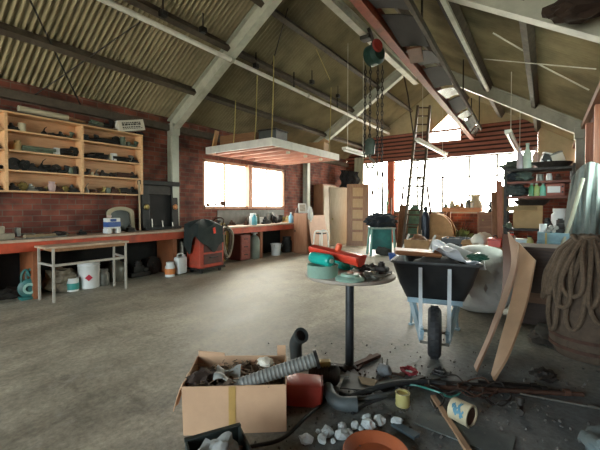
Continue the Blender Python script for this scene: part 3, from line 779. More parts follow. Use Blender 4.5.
tag(MB().tube([(-6.58, 1.75, B + .012), (-6.6, 2.5, B + .012)], .011, 6).build('steel_rod', GREYMETAL), 'thin steel rod lying along the front edge of the workbench', 'rod')
for i, (px, k, w_, c_, l_) in enumerate([(60, 'rag', .2, 'g', 'dark grimy rag on the workbench above the small table'), (82, 'casting', .12, 'k', 'low black machine casting on the workbench left of the blue tin')]):
    y = onx(px, 235, -6.85).y; fn, d_, cat_ = KINDS[k]; tag(fn((-6.85, y, B), w_, None).build(NAMES[k], COLS[c_][0], None, True), l_, cat_)
# blue and white tin with handle, white legs-like pack
y = onx(112, 228, -6.75).y
o = thing('paint_tin', 'blue and white rectangular tin standing on the workbench beside the arched frame', 'tin', (-6.75, y, B))
MB().box((-6.75, y, B + .19), (.16, .25, .2), .1, .015).build('tin_body', WHITEPL, o)
MB().box((-6.745, y, B + .17), (.166, .256, .1), .1, .012).build('label_band', BLUEPL, o)
MB().box((-6.742, y - .02, B + .25), (.17, .12, .05), .1, .01).build('label_patch', BLUEPL, o)
for s in (-1, 1): MB().box((-6.75, y + s * .09, B + .045), (.15, .08, .09), .1, .01).build('white_block', WHITEPL, o)
MB().lathe([(0, 0), (.04, 0), (.04, .03), (0, .03)], (-6.75, y - .05, B + .31), 12).build('cap', COLS['p'][0], o)
# arched mirror frame
y = onx(122, 220, -6.98).y
o = thing('arched_frame', 'cream arched wooden frame leaning on the brickwork behind the blue tin', 'frame', (-7.0, y, B))
m = MB(); N = 15
def arch(rx_, h, t): 
    return [(-rx_, 0)] + [(-rx_ * math.cos(math.pi * k / N) , h - rx_ * .45 + rx_ * .45 * math.sin(math.pi * k / N)) for k in range(N + 1)] + [(rx_, 0)]
Mf = Matrix(((0, -.12, .99), (1, 0, 0), (0, .99, .12)))
A = arch(.27, .5, 0); Bq = arch(.2, .43, 0); n = len(A)
for i in range(n - 1):
    m.prism([A[i], A[i + 1], Bq[i + 1], Bq[i]], .04, Mf, (-6.99, y, B + .01))
m.build('frame_moulding', mat('cream_frame_paint', '9c9277', .6, 0, .12, 8), o)
m = MB(); m.prism([(a * .96, min(b, .47)) for a, b in Bq], .01, Mf, (-7.01, y, B + .01)); m.build('mirror', mat('dusty_dark_mirror', '2c2a26', .25, .3, .2, 5), o)
# big black cast-iron fireplace front
ya, yb_ = onx(143, 200, -6.95).y, onx(179, 200, -6.95).y; H = onx(160, 181, -6.95).z - B
o = thing('fireplace_surround', 'large black cast-iron fireplace front with brass knobs leaning on the wall', 'fireplace', (-6.98, (ya + yb_) / 2, B))
tl = Euler((0, R(-4), 0)).to_matrix(); fc = Vector((-6.98, (ya + yb_) / 2, B))
def fb(lo, hi, mt, nm, bev=.008):
    lo, hi = Vector(lo), Vector(hi); c = (lo + hi) / 2
    MB().box(fc + tl @ c, hi - lo, tl, bev).build(nm, mt, o)
hw = (yb_ - ya) / 2
IRON = mat('black_cast_iron', '1f1d1b', .45, .4, .4, 10)
fb((-.05, -hw, 0), (.03, -hw + .17, H - .1), IRON, 'side_pillar'); fb((-.05, hw - .17, 0), (.03, hw, H - .1), IRON, 'side_pillar')
fb((-.05, -hw - .04, H - .1), (.09, hw + .04, H), IRON, 'mantel'); fb((-.05, -hw + .17, H - .3), (.02, hw - .17, H - .1), BLACK2, 'hood')
fb((-.05, -hw + .17, .06), (-.03, hw - .17, H - .3), mat('sooty_black', '0d0c0b', .8, 0, .3, 10), 'fire_back'); fb((-.05, -hw, 0), (.12, hw, .06), IRON, 'hearth')
for s in (-1, 1):
    MB().lathe([(0, 0), (.05, 0), (.062, .03), (.04, .06), (0, .065)], fc + tl @ Vector((.03, s * (hw - .09), .5)), 14, (1, 0, 0)).build('knob', BRASS if s < 0 else mat('orange_knob', 'b0703c', .5, 0, .2, 9), o, True)
for i in range(3): MB().tube([fc + Vector((.06, -.25 + i * .25, .06)), fc + Vector((.04, -.25 + i * .25, .24 - .04 * i))], .014, 6).build('grate_bar', GREYMETAL, o)
p0, p1 = onx(140, 224, -6.8), onx(139, 181, -6.9); p0.z = B + .015
tag(MB().bar(p0, p1, .03, .05).build('timber_batten', mat('pale_batten', 'a08d70', .7, 0, .2, 8)), 'pale batten standing against the left edge of the black fireplace front', 'batten')
y = onx(134, 222, -6.8).y
tag(it_casting((-6.85, y - .05, B), .17, None).build('machine_casting', BLACK2, None, True), 'dark machine casting on the workbench between mirror frame and fireplace front', 'machine part')

# ---- small steel-legged table in front of the bench
tx0, tx1, tz = -6.46, -6.03, .85
tya, tyb = onx(35, 270, -6.44).y, onx(128, 270, -6.04).y
tb = thing('trestle_table', 'small table with pale steel legs in front of the workbench', 'table', ((tx0 + tx1) / 2, (tya + tyb) / 2, 0))
MB().span((tx0, tya, tz - .03), (tx1, tyb + .02, tz), .006).build('tabletop', BENCHTOP, tb)
GP = mat('pale_grey_tube', 'a9a296', .5, .1, .15, 9, dirt=.3)
yfl = onx(54, 290, tx1 - .02).y
for x, y in ((tx1 - .03, yfl), (tx1 - .03, tyb - .03), (tx0 + .03, tya + .05), (tx0 + .03, tyb - .05)):
    MB().bar((x, y, 0), (x, y, tz - .03), .03, .03).build('leg', GP, tb)
m = MB(); m.bar((tx1 - .03, yfl, .56), (tx1 - .03, tyb - .03, .56), .035, .035); m.bar((tx0 + .03, tya + .05, .58), (tx1 - .03, yfl, .56), .03, .03); m.bar((tx0 + .03, tyb - .05, .6), (tx1 - .03, tyb - .03, .56), .03, .03); m.build('stretcher', GP, tb)
MB().span((tx0 + .02, yfl, tz - .08), (tx1 - .02, tyb - .03, tz - .032)).build('apron', OLDWOODX, tb)
# ---- things under bench and table
p = onz(89, 289); p.x = min(p.x, -6.5)
p = onx(89, 288, -6.72); y = p.y
d_ = thing('plastic_drum', 'white drum with a red diamond label under the workbench', 'drum', (-6.72, y, 0))
MB().lathe([(0, 0), (.165, 0), (.175, .02), (.17, .04), (.172, .38), (.18, .40), (.17, .42), (.165, .43), (0, .43)], (-6.72, y, .0), 28).build('drum_body', WHITEPL, d_, True)
MB().lathe([(0, .43), (.178, .43), (.178, .455), (.15, .46), (0, .46)], (-6.72, y, 0), 28).build('drum_lid', WHITEPL, d_, True)
a = math.atan2(-y, 6.72) ; dv = Vector((0 + 6.72, -y, 0)).normalized(); sd = Vector((-dv.y, dv.x, 0))
m = MB(); c = Vector((-6.72, y, .2)) + dv * .174
m.add([c + sd * .06, c + Vector((0, 0, .06)), c - sd * .06, c - Vector((0, 0, .06)), c + sd * .06 + dv * .004, c + Vector((0, 0, .06)) + dv * .004, c - sd * .06 + dv * .004, c - Vector((0, 0, .06)) + dv * .004], [(0, 1, 2, 3), (4, 5, 6, 7), (0, 1, 5, 4), (1, 2, 6, 5), (2, 3, 7, 6), (3, 0, 4, 7)])
m.build('diamond_label', mat('hazard_red', 'b02a3c', .5, 0, .1, 8), d_)
y2 = onx(73, 288, -6.66).y
o = thing('paint_can', 'small teal and white can left of the white drum', 'can', (-6.66, y2, 0))
it_tin((-6.66, y2, 0), .25, None).build('can_body', COLS['w'][0], o, True); MB().lathe([(.092, .03), (.094, .03), (.094, .14), (.092, .14)], (-6.66, y2, 0), 18).build('can_label', TEAL, o, True)
y3 = onx(61, 285, -6.8).y
tag(MB().blob((-6.85, y3, .19), (.22, .24, .22), .5, 2.2, 3, 3, -.188).build('rag_bundle', mat('dirty_rags', '857a68', .95, 0, .4, 12, bump=.5), None, True), 'bundle of dirty pale rags under the workbench behind the teal can', 'rags')
y4 = onx(104, 280, -6.68).y
tag(it_jar((-6.7, y4, 0), .3, None).build('steel_canister', GREYMETAL, None, True), 'slim grey canister right of the white drum', 'canister')
y5 = onx(118, 280, -6.85).y
o = thing('glass_demijohn', 'dusty dark demijohn under the workbench near the table leg', 'jar', (-6.9, y5, 0))
MB().lathe([(0, 0), (.17, 0), (.2, .04), (.2, .26), (.15, .34), (.06, .38), (.06, .44), (0, .44)], (-6.9, y5, 0), 22).build('jar_body', mat('dusty_grey_glass', '5e5a4e', .3, 0, .2, 9), o, True); MB().lathe([(0, .44), (.05, .44), (.045, .48), (0, .48)], (-6.9, y5, 0), 12).build('stopper', OLDWOOD, o)
y6 = onx(27, 285, -6.7).y
o = thing('water_pump', 'teal pump with round scroll casing under the left of the workbench', 'pump', (-6.68, y6, .0))
TP = mat('teal_pump_paint', '2c6660', .5, 0, .2, 9, dirt=.5)
m = MB(); m.lathe([(0, -.06), (.1, -.06), (.15, -.03), (.15, .03), (.1, .06), (0, .06)], (-6.66, y6 + .02, .17), 24, (1, -.3, 0)); m.box((-6.66, y6 + .02, .02), (.2, .26, .04), None, .01); m.build('scroll_casing', TP, o, True)
m = MB(); m.lathe([(.05, 0), (.085, 0), (.085, .03), (.05, .03)], (-6.605, y6 + .005, .17), 18, (1, -.3, 0)); m.build('casing_ring', PALETEAL, o)
for i in range(3): MB().tube(spline([(-6.66, y6 - .08 + .06 * i, .28), (-6.68, y6 - .07 + .06 * i, .4), (-6.66, y6 - .02 + .06 * i, .46), (-6.64, y6 + .02 + .055 * i, .36)], 4), .02, 8).build('outlet_pipe', TP, o, True)
for i, (px, X, k, w_, c_, l_) in enumerate([(12, -6.9, 'rag', .4, 'g', 'dark heap of rags in the shadow under the left end of the bench'), (140, -6.9, 'casting', .4, 'g', 'large dark casting on the floor under the bench, right of the demijohn'), (153, -6.95, 'pulley', .38, 'k', 'large black pulley wheel in the shadow under the bench below the fireplace front')]):
    y = onx(px, 270, X).y; fn, d2, cat_ = KINDS[k]; tag(fn((X, y, .001), w_, None).build(NAMES[k], COLS[c_][0], None, True), l_, cat_)
y = onx(113, 250, -6.9).y
# white jerry can, orange bottle
y = onx(180.5, 265, -6.4).y
o = thing('jerry_can', 'white jerry can on the floor left of the red tool cart', 'jerry can', (-6.4, y, 0))
MB().box((-6.4, y, .2), (.17, .24, .36), .15, .03).build('can_body', WHITEPL, o, True)
m = MB(); m.tube(spline([(-6.4, y - .08, .38), (-6.4, y - .06, .44), (-6.4, y + .05, .44), (-6.4, y + .06, .38)], 5), .016, 8); m.build('handle', WHITEPL, o, True)
MB().lathe([(0, 0), (.03, 0), (.03, .04), (0, .04)], (-6.4, y + .09, .375), 12).build('cap', COLS['p'][0], o)
y = onx(170, 268, -6.4).y
o = thing('plastic_bottle', 'orange-labelled white bottle left of the jerry can', 'bottle', (-6.4, y, 0))
it_jar((-6.4, y, 0), .3, None).build('bottle_body', WHITEPL, o, True); MB().lathe([(.103, .05), (.106, .05), (.106, .17), (.103, .17)], (-6.4, y, 0), 16).build('orange_label', mat('orange_label', 'c8763a', .5, 0, .1, 8), o, True)
y = onx(176, 245, -6.9).y
tag(MB().lathe([(0, 0), (.11, 0), (.11, .6), (.06, .7), (.03, .74), (.03, .8), (0, .8)], (-6.95, y + .1, 0), 16).build('gas_bottle', mat('grey_cylinder', '6d716c', .45, .2, .15, 8), None, True), 'grey gas bottle standing under the bench behind the jerry can', 'gas bottle')

# ---- red tool cart with a dark jacket thrown over
cy0, cy1 = onx(199, 273, -6.05).y, onx(223, 270, -6.05).y
cx0_, cx1_ = -6.47, -6.02
ct = thing('tool_cart', 'chipped red tool cart in front of the workbench', 'cart', ((cx0_ + cx1_) / 2, (cy0 + cy1) / 2, 0))
m = MB(); m.span((cx0_, cy0, .12), (cx1_, cy1, .98), .02); m.build('cabinet', CART, ct)
for i in range(3):
    m = MB(); m.span((cx1_, cy0 + .1, .2 + i * .26), (cx1_ + .015, cy1 - .06, .42 + i * .26), .006); dr = m.build('drawer', mat('worn_maroon_drawer', '4a211b', .5, .1, .25, 10, dirt=.6), ct)
    MB().bar((cx1_ + .03, cy0 + .25, .34 + i * .26), (cx1_ + .03, cy1 - .2, .34 + i * .26), .02, .025).build('drawer_handle', BLACK2, dr)
m = MB(); m.span((cx0_ + .02, cy0 - .02, .08), (cx1_ + .03, cy1 + .02, .12)); m.build('plinth', BLACK, ct)
for x in (cx0_ + .08, cx1_ - .06):
    for y in (cy0 + .08, cy1 - .08): MB().lathe([(0, -.02), (.035, -.02), (.04, 0), (.035, .02), (0, .02)], (x, y, .04), 14, (1, 0, 0)).build('castor', BLACK, ct)
m = MB(); m.tube(spline([(cx0_ + .05, cy1 - .02, .98), (cx0_ + .04, cy1 + .04, 1.12), (cx0_ + .2, cy1 + .07, 1.2), (cx1_ - .05, cy1 + .04, 1.16), (cx1_ - .04, cy1 - .02, .98)], 5), .016, 8); m.build('push_handle', RUST, ct, True)
def drape(u, v):
    a = u * 2 * math.pi; x = (cx0_ + cx1_) / 2; y = (cy0 + cy1) / 2 - .05
    r1 = v; hx, hy_ = (cx1_ - cx0_) / 2 + .03, (cy1 - cy0) / 2 + .02
    # rounded rectangle footprint growing outward then falling down
    ca, sa = math.cos(a), math.sin(a); q = 1 / max(abs(ca), abs(sa)) ** .8
    if r1 < .5: k = r1 / .5; z = 1.13 - .09 * k * k + .04 * math.sin(5 * a) * k + .05 * (1 - k)
    else: k = 1 + .1 * (r1 - .5); z = 1.04 - (r1 - .5) * (.85 + .3 * math.sin(3 * a + 1) + .1 * math.sin(7 * a)) + .04 * math.sin(5 * a)
    k *= 1 + .04 * math.sin(9 * a) * max(0, r1 - .4)
    return (x + hx * k * ca * q, y + hy_ * k * sa * q, z)
m = MB(); m.sheet(drape, 64, 16, .012)
jk = tag(m.build('jacket', mat('dark_work_jacket', '1f2724', .9, 0, .3, 10, bump=.4), None, True), 'dark green-black work jacket thrown over the red tool cart', 'jacket')
p = Vector((cx1_ + .045, cy0 + .33, .98)); MB().box(p, (.02, .07, .1), R(4), .006)
tag(MB().box((cx1_ + .075, cy0 + .34, .93), (.02, .06, .13), Matrix.Rotation(.2, 3, 'X'), .008).build('red_tag', RED), 'small red tag hanging on the dark jacket', 'tag')
# hoses and ropes hanging at the right of the cart
hs = thing('welding_hose', 'coiled pale and black hoses hanging on the right end of the tool cart', 'hose', (cx1_ - .1, cy1 + .12, .1))
for i, (mt, r, dy) in enumerate([(PALEROPE, .018, .04), (BLACK, .016, .1), (mat('pale_hose', 'a09a88', .6, 0, .15, 9), .016, .16), (HESS, .02, .0)]):
    c = Vector((cx1_ - .16 + .03 * i, cy1 + .1 + dy * .6, .0)); m = MB()
    P = [(c.x + .03 * math.sin(a * 2), c.y + (.1 + .02 * i) * math.cos(a), .62 + (.45 - .04 * i) * math.sin(a)) for a in [2 * math.pi * k / 26 for k in range(26)]]
    m.tube(P, r, 7, True)
    P = [(x + .02, y + .03, z * .93 + .03) for x, y, z in P]; m.tube(P, r, 7, True); m.build('hose_loop', mt, hs, True)

# ---- right half of the bench, under and beside the window
tag(MB().span((XL + .012, 6.3, bz), (XL + .03, 9.2, 1.36)).build('splash_board', mat('grey_splash_board', '65655f', .6, 0, .2, 7)), 'grey board standing behind the bench under the window', 'board')
spec = [(190, 'k', 'casting', .18), (208, 'r', 'gear', .17), (217, 'k', 'elbow', .2), (232, 'r', 'casting', .17), (246, 'r', 'oilcan', .2), (253, 'w', 'jar', .25), (257, 'n', 'jar', .22), (262, 'w', 'tin', .17), (266, 'k', 'casting', .2), (270, 's', 'jar', .26), (274, 'k', 'pulley', .22),
        (279, 'g', 'elbow', .24), (284, 'b', 'tin', .15), (288, 't', 'casting', .2)]
for i, (px, c_, k, w_) in enumerate(spec):
    X = -6.85 + .12 * (i % 3 - 1); y = onx(px, 215, X).y; fn, dsc, cat_ = KINDS[k]; m_, cn = COLS[c_]
    if 4.7 < y < 5.75 and i == 0: pass
    o = fn((X, y, B), w_ * (1.3 if px > 250 else 1), None).build(NAMES[k], m_, None, True)
    tag(o, f'{cn} {dsc} on the bench under the window, number {["one","two","three","four","five","six","seven","eight","nine","ten","eleven","twelve","thirteen","fourteen"][i]} from the left', cat_, 'clutter on the bench under the window')
for i, (px, mt, l_) in enumerate([(254.5, mat('teal_bottle', '4f9aa6', .3, 0, .15, 8), 'teal bottle on the bench below the middle of the window'), (291, mat('light_blue_bottle', '7fb6d0', .3, 0, .1, 8), 'light blue bottle at the right end of the bench beside the brown cabinet')]):
    y = onx(px, 215, -6.62).y; o = thing('plastic_bottle', l_, 'bottle', (-6.62, y, B))
    MB().lathe([(0, 0), (.07, 0), (.075, .02), (.075, .2), (.03, .26), (.03, .29), (0, .29)], (-6.62, y, B), 16).build('bottle_body', mt, o, True); MB().lathe([(0, .29), (.034, .29), (.034, .33), (0, .33)], (-6.62, y, B), 12).build('cap', WHITEPL, o)
# sill clutter
for i, (px, k, w_, c_) in enumerate([(206, 'casting', .14, 'r'), (213, 'elbow', .16, 'k'), (221, 'coil', .2, 'r'), (247, 'oilcan', .15, 'r')]):
    y = onx(px, 209, XL - .1).y; fn, dsc, cat_ = KINDS[k]; m_, cn = COLS[c_]
    tag(fn((XL - .02, y, 1.472), w_ * .8, None).build(NAMES[k], m_, None, True), f'{cn} {dsc} on the window sill, {ORD[i]} from the left', cat_, 'bits on the window sill')
# under the right half
y0_, y1_ = onx(240, 245, -6.62).y, onx(250, 245, -6.62).y
o = thing('drawer_unit', 'dull red drawer unit under the bench right of the hoses', 'drawers', (-6.8, (y0_ + y1_) / 2, 0))
MB().span((-7.05, y0_, .02), (-6.6, y1_, .7), .01).build('carcass', mat('dull_red_paint', '7a3a30', .6, 0, .2, 8, dirt=.3), o)
for i in range(3):
    f = MB().span((-6.6, y0_ + .02, .06 + .21 * i), (-6.585, y1_ - .02, .25 + .21 * i), .004).build('drawer', mat('dull_red_front', '864438', .6, 0, .2, 8), o)
    MB().bar((-6.575, (y0_ + y1_) / 2 - .06, .17 + .21 * i), (-6.575, (y0_ + y1_) / 2 + .06, .17 + .21 * i), .02, .02).build('drawer_handle', BLACK2, f)
y = onx(256.5, 245, -6.62).y
o = thing('gas_bottle', 'squat grey-green gas cylinder under the bench below the window', 'gas bottle', (-6.7, y, 0))
MB().lathe([(0, 0), (.14, 0), (.16, .04), (.16, .5), (.13, .6), (.05, .66), (0, .66)], (-6.7, y, 0), 22).build('cylinder', mat('grey_green_cylinder', '7c857a', .45, .1, .15, 8, dirt=.3), o, True)
MB().lathe([(.0, .64), (.045, .64), (.045, .7), (.09, .7), (.09, .73), (0, .73)], (-6.7, y, 0), 16).build('valve', WHITEPL, o, True)
y = onx(276.5, 250, -6.6).y
o = thing('plastic_bucket', 'white bucket on the floor under the right end of the bench', 'bucket', (-6.62, y, 0))
MB().lathe([(0, 0), (.13, 0), (.155, .33), (.17, .33), (.17, .35), (.15, .35), (.125, .02), (0, .02)], (-6.62, y, 0), 24).build('bucket_body', WHITEPL, o, True)
MB().tube([(-6.62 + .17 * math.cos(a) * .2 + .1, y + .165 * math.cos(a), .33 - .12 * math.sin(a)) for a in [k * math.pi / 10 for k in range(11)]], .006, 5).build('bail_handle', GREYMETAL, o)
y = onx(288, 245, -6.75).y
tag(it_jar((-6.8, y, 0), .5, None).build('steel_canister', BLACK2, None, True), 'tall dark canister under the bench right of the white bucket', 'canister')
# ---- brown cabinet at the end of the bench
zc = 1.26; xr_ = -5.95
ya = onx(307, 240, xr_).y; xl_ = max(ony(293, 240, ya).x, -6.455); yb_ = onx(311.5, 240, xr_).y
o = thing('standing_cabinet', 'narrow brown cabinet standing at the right end of the workbench', 'cabinet', ((xl_ + xr_) / 2, ya, 0))
BRC = wood('brown_cabinet_board', '84593e', '9c7052', 2, .5)
MB().span((xl_, ya, 0), (xr_, yb_, zc), .006).build('carcass', BRC, o)
MB().span((xl_ + .02, ya - .015, .06), (xr_ - .02, ya, zc - .03), .003).build('door', wood('brown_cabinet_door', '8d6144', 'a47657', 2, .5), o)
MB().lathe([(0, 0), (.02, 0), (.024, .02), (0, .028)], (xl_ + .07, ya - .015, .7), 10, (0, -1, 0)).build('knob', BLACK2, o)
o = thing('picture_frame', 'small white framed picture leaning on top of the brown cabinet', 'picture', (xl_ + .3, ya + .1, zc))
pm = Euler((0, R(-14), R(-40))).to_matrix(); pc = Vector((xl_ + .27, ya + .09, zc + .155))
MB().box(pc, (.025, .25, .3), pm, .004).build('frame_moulding', WHITEP, o); MB().box(pc + pm @ Vector((.014, 0, 0)), (.004, .18, .22), pm).build('picture', mat('faded_picture', 'a9a08e', .6, 0, .3, 12), o)
tag(it_oilcan((xl_ + .07, ya + .12, zc), .25, None).build('oil_can', RUST, None, True), 'rusty oil can on the left of the brown cabinet top', 'oil can')
# pink board + white stool
p0, p1 = onz(316, 251), onz(331, 249)
a0_, a1_ = Vector((-5.72, 9.15, 0)), Vector((-5.55, 9.95, 0))
ya2, yb2 = onx(315, 240, -5.7).y, onx(331, 240, -5.7).y
def bd(u, v): return (-5.75 - .22 * v, ya2 + (yb2 - ya2) * u, 1.18 * v + .002)
tag(MB().sheet(bd, 2, 2, .03).build('leaning_board', mat('pink_fibreboard', 'c29c84', .7, 0, .08, 5)), 'pinkish square board leaning beside the brown cabinet', 'board')
cx_, cy_ = -5.45, onx(321, 250, -5.45).y
o = thing('metal_stool', 'white tubular stool in front of the pinkish board', 'stool', (cx_, cy_, 0))
m = MB()
for s in (-1, 1):
    m = MB(); m.tube(spline([(cx_ + .16, cy_ + s * .2, 0), (cx_ + .14, cy_ + s * .17, .5), (cx_ + .1, cy_ + s * .15, .72), (cx_ - .1, cy_ + s * .15, .72), (cx_ - .14, cy_ + s * .17, .5), (cx_ - .16, cy_ + s * .2, 0)], 5), .022, 8); m.build('leg_frame', WHITEP, o, True)
MB().bar((cx_ + .1, cy_ - .15, .72), (cx_ + .1, cy_ + .15, .72), .04, .04).build('cross_rail', WHITEP, o); MB().box((cx_, cy_, .66), (.22, .26, .03), None, .01).build('seat', BLACK2, o)
tag(MB().blob((-5.96, ya2 + .12, 1.22), (.07, .13, .24), .5, 2.2, 9, 3).build('white_rag', mat('white_rag', 'c9cac4', .9, 0, .08, 9, bump=.4), None, True), 'white rag hung over the top left corner of the pinkish board', 'rag')
# ---- doors leaning in the corner
def panel_door(o, c0, c1, h, lean, mt, panels):
    """c0,c1 the two bottom corners; leans away from the viewer"""
    c0, c1 = Vector(c0), Vector(c1); u = (c1 - c0); w_ = u.length; u.normalize(); nb = Vector((-u.y, u.x, 0))
    v = (Vector((0, 0, 1)) + nb * lean).normalized(); n = u.cross(v)
    M = Matrix((u, v, n)).transposed()
    MB().box(c0 + u * w_ / 2 + v * h / 2, (w_, h, .04), M, .003).build('door_leaf', mt, o)
    for (a, b, cc_, d) in panels:
        for s in (1,):
            MB().box(c0 + u * w_ * (a + b) / 2 + v * h * (cc_ + d) / 2 + n * .022, (w_ * (b - a), h * (d - cc_), .012), M, .005).build('door_panel', wood('door_panel_timber', 'b58f5c', 'cda874', 2, .4), o)
    return c0, u, v, n, w_
pA_, pB_ = ony(346.5, 246, 11.6), ony(368.5, 244, 11.9); pA_.z = pB_.z = .003
o = thing('panelled_door', 'brown five-panel wooden door leaning beside the bright back opening', 'door', (pA_ + pB_) / 2)
panel_door(o, pA_, pB_, 2.31, .06, DOORWOOD, [(.27, .73, .80, .94), (.27, .73, .62, .76), (.27, .73, .44, .58), (.27, .73, .26, .40), (.27, .73, .08, .22)])
pA_, pB_ = ony(327, 247, 11.0), ony(349, 245, 11.9); pA_.z = pB_.z = .003; pA_ += Vector((0, .25, 0)); pB_ += Vector((0, .22, 0))
o = thing('flush_door', 'plain greyish flush door leaning left of the five-panel door', 'door', (pA_ + pB_) / 2)
GDW = wood('greyish_door_board', '8e8069', 'a59780', 2, .45)
c0, u, v, n, w_ = panel_door(o, pA_, pB_, 2.2, .05, GDW, [])
MB().lathe([(0, 0), (.03, 0), (.035, .03), (0, .05)], c0 + u * .1 + v * 1.0 + n * .02, 12, n).build('door_knob', BRASS, o, True)
# brown cupboard behind, black cloth over
cb = thing('tall_cupboard', 'tall brown cupboard in the dark back left corner', 'cupboard', (-6.9, 11.4, 0))
MB().span((-7.17, 11.0, 0), (-6.75, 12.0, 2.3), .01).build('carcass', OLDWOOD, cb)
MB().span((-6.75, 11.03, .1), (-6.73, 11.49, 2.25), .003).build('door', mat('olive_cupboard_door', '8a7a56', .5, 0, .1, 6), cb); MB().span((-6.75, 11.51, .1), (-6.73, 11.97, 2.25), .003).build('door', mat('olive_cupboard_door', '8a7a56'), cb)
def bc(u, v):
    x0 = -6.6 - .25 * math.sin(v * 1.5); y = 11.65 + 1.2 * u; z = 3.1 - 1.1 * v - .25 * u * v
    return (x0 + .06 * math.sin(u * 17 + v * 3), y, z + .06 * math.sin(u * 9))
o = tag(MB().sheet(lambda u, v: (-7.0 + .85 * u + .05 * math.sin(14 * v + 3 * u), 12.75 + .07 * math.sin(u * 19 + v * 3), 3.0 - .95 * v - .15 * u - .1 * math.sin(u * 6) * v), 30, 16, .015).build('black_sheet', BLACKCLOTH, None, True), 'black cloth hung in the corner above the leaning doors', 'cloth')
# ================================================================== the cluttered far end
def flo(px, py): 
    p = onz(px, py, 0.0); p.z = 0; return p
# teal steel stand with dark canvas on top
c = flo(383, 256)
o = thing('steel_stand', 'teal steel stand with splayed legs below the chain hoist', 'stand', c)
tpz = .82; hw = .37
TS = mat('teal_green_stand_paint', '7fa79b', .5, 0, .2, 8, dirt=.3)
rtv = Vector((math.cos(YAW), math.sin(YAW), 0)); fwv = Vector((-math.sin(YAW), math.cos(YAW), 0))
for s in (-1, 1):
    for d in (0, 1):
        MB().bar(c + rtv * s * hw + fwv * d * .5, c + rtv * s * (hw - .05) + fwv * (.06 + .35 * d) + Vector((0, 0, tpz)), .06, .05, bev=.005).build('leg', TS, o)
m = MB(); m.bar(c + rtv * -hw + Vector((0, 0, tpz)), c + rtv * hw + Vector((0, 0, tpz)), .07, .05); m.bar(c + rtv * -hw + fwv * .42 + Vector((0, 0, tpz)), c + rtv * hw + fwv * .42 + Vector((0, 0, tpz)), .07, .05); m.build('top_rail', mat('pale_rail_paint', '8fa095', .5, 0, .15, 9), o)
def pnl(u, v): return c + rtv * (-hw + .1 + (2 * hw - .14) * u) + fwv * .3 + Vector((0, 0, .15 + (tpz - .17) * v))
MB().sheet(pnl, 2, 2, .02).build('back_panel', mat('deep_teal_panel', '2f7670', .5, 0, .25, 6, dirt=.5), o)
tag(MB().blob(c + fwv * .2 + Vector((0, 0, tpz + .21)), (.42, .26, .23), .55, 2.3, 4, 4, -.185, YAW).build('canvas_bundle', BLACKCLOTH, None, True), 'heap of black canvas on the teal steel stand', 'canvas')
tag(MB().blob(c + rtv * .02 + fwv * .16 + Vector((0, 0, .12)), (.24, .12, .14), .4, 2, 8, 3, -.118).build('net_bundle', mat('dark_netting', '3b3a34', .95, 0, .4, 20, bump=.7), None, True), 'dark net heaped under the teal steel stand', 'net')
# clamps and rods against the bright doorway
YD = 13.0
rk = thing('clamp_rack', 'thin iron rack across the bright doorway left of the orange-red post', 'rack', ony(382, 235, YD) * Vector((1, 1, 0)) if False else Vector((ony(382, 235, YD).x, YD, 0)))
xa_, xb_ = ony(371, 200, YD).x, ony(391, 200, YD).x; zc1, zc2 = ony(380, 210, YD).z, ony(380, 199, YD).z
for x in (xa_, xb_): MB().bar((x, YD, 0), (x, YD, zc2 + .05), .04, .04).build('post', RUST, rk)
for z in (zc1, zc2): MB().bar((xa_, YD, z), (xb_, YD, z), .03, .03).build('rail', RUST, rk)
for i, (px0, py0, px1, py1, r, mt, l_) in enumerate([(372, 176, 374, 226, .02, BLACK2, 'dark long-handled tool hung first from left in the bright doorway'), (377.5, 170, 380, 225, .022, GREYMETAL, 'grey sash clamp second from left in the bright doorway'), (383, 172, 382, 224, .03, BLACK2, 'thick dark clamp third from left in the bright doorway'), (388, 190, 385, 228, .018, GREENCLOTH, 'greenish rod nearest the orange-red post')]):
    p, q = ony(px0, py0, YD - .1), ony(px1, py1, YD - .35); q.z = 0
    q = ony(px1, py1, YD - .35); q.z = 0.0
    r *= 1.5; m = MB(); m.tube([p, p.lerp(q, .5), q], r, 7)
    m.box(p.lerp(q, .25), (.09, .05, .13), None, .01); m.box(p.lerp(q, .6), (.07, .05, .1), None, .01); m.tube([p.lerp(q, .25) + Vector((-.07, 0, -.05)), p.lerp(q, .25) + Vector((.08, 0, .03))], .01, 5)
    tag(m.build('sash_clamp', mt), l_, 'clamp')
# pale corrugated strip standing at the left of doorway
p0, p1 = ony(353.5, 200, 13.3), ony(363, 157, 13.3)
m = MB(); xx0, xx1 = ony(353.5, 180, 13.3).x, ony(362.5, 180, 13.3).x
m.sheet(lambda u, v: (xx0 + (xx1 - xx0) * u, 13.3 + .03 * math.sin(u * 18.8) + .1 * v, p1.z * v), 36, 2, .008)
tag(m.build('corrugated_sheet', mat('pale_grey_green_sheet', 'b9bfae', .6, .1, .08, 4), None, True), 'pale corrugated sheet standing on end behind the five-panel door', 'sheet')

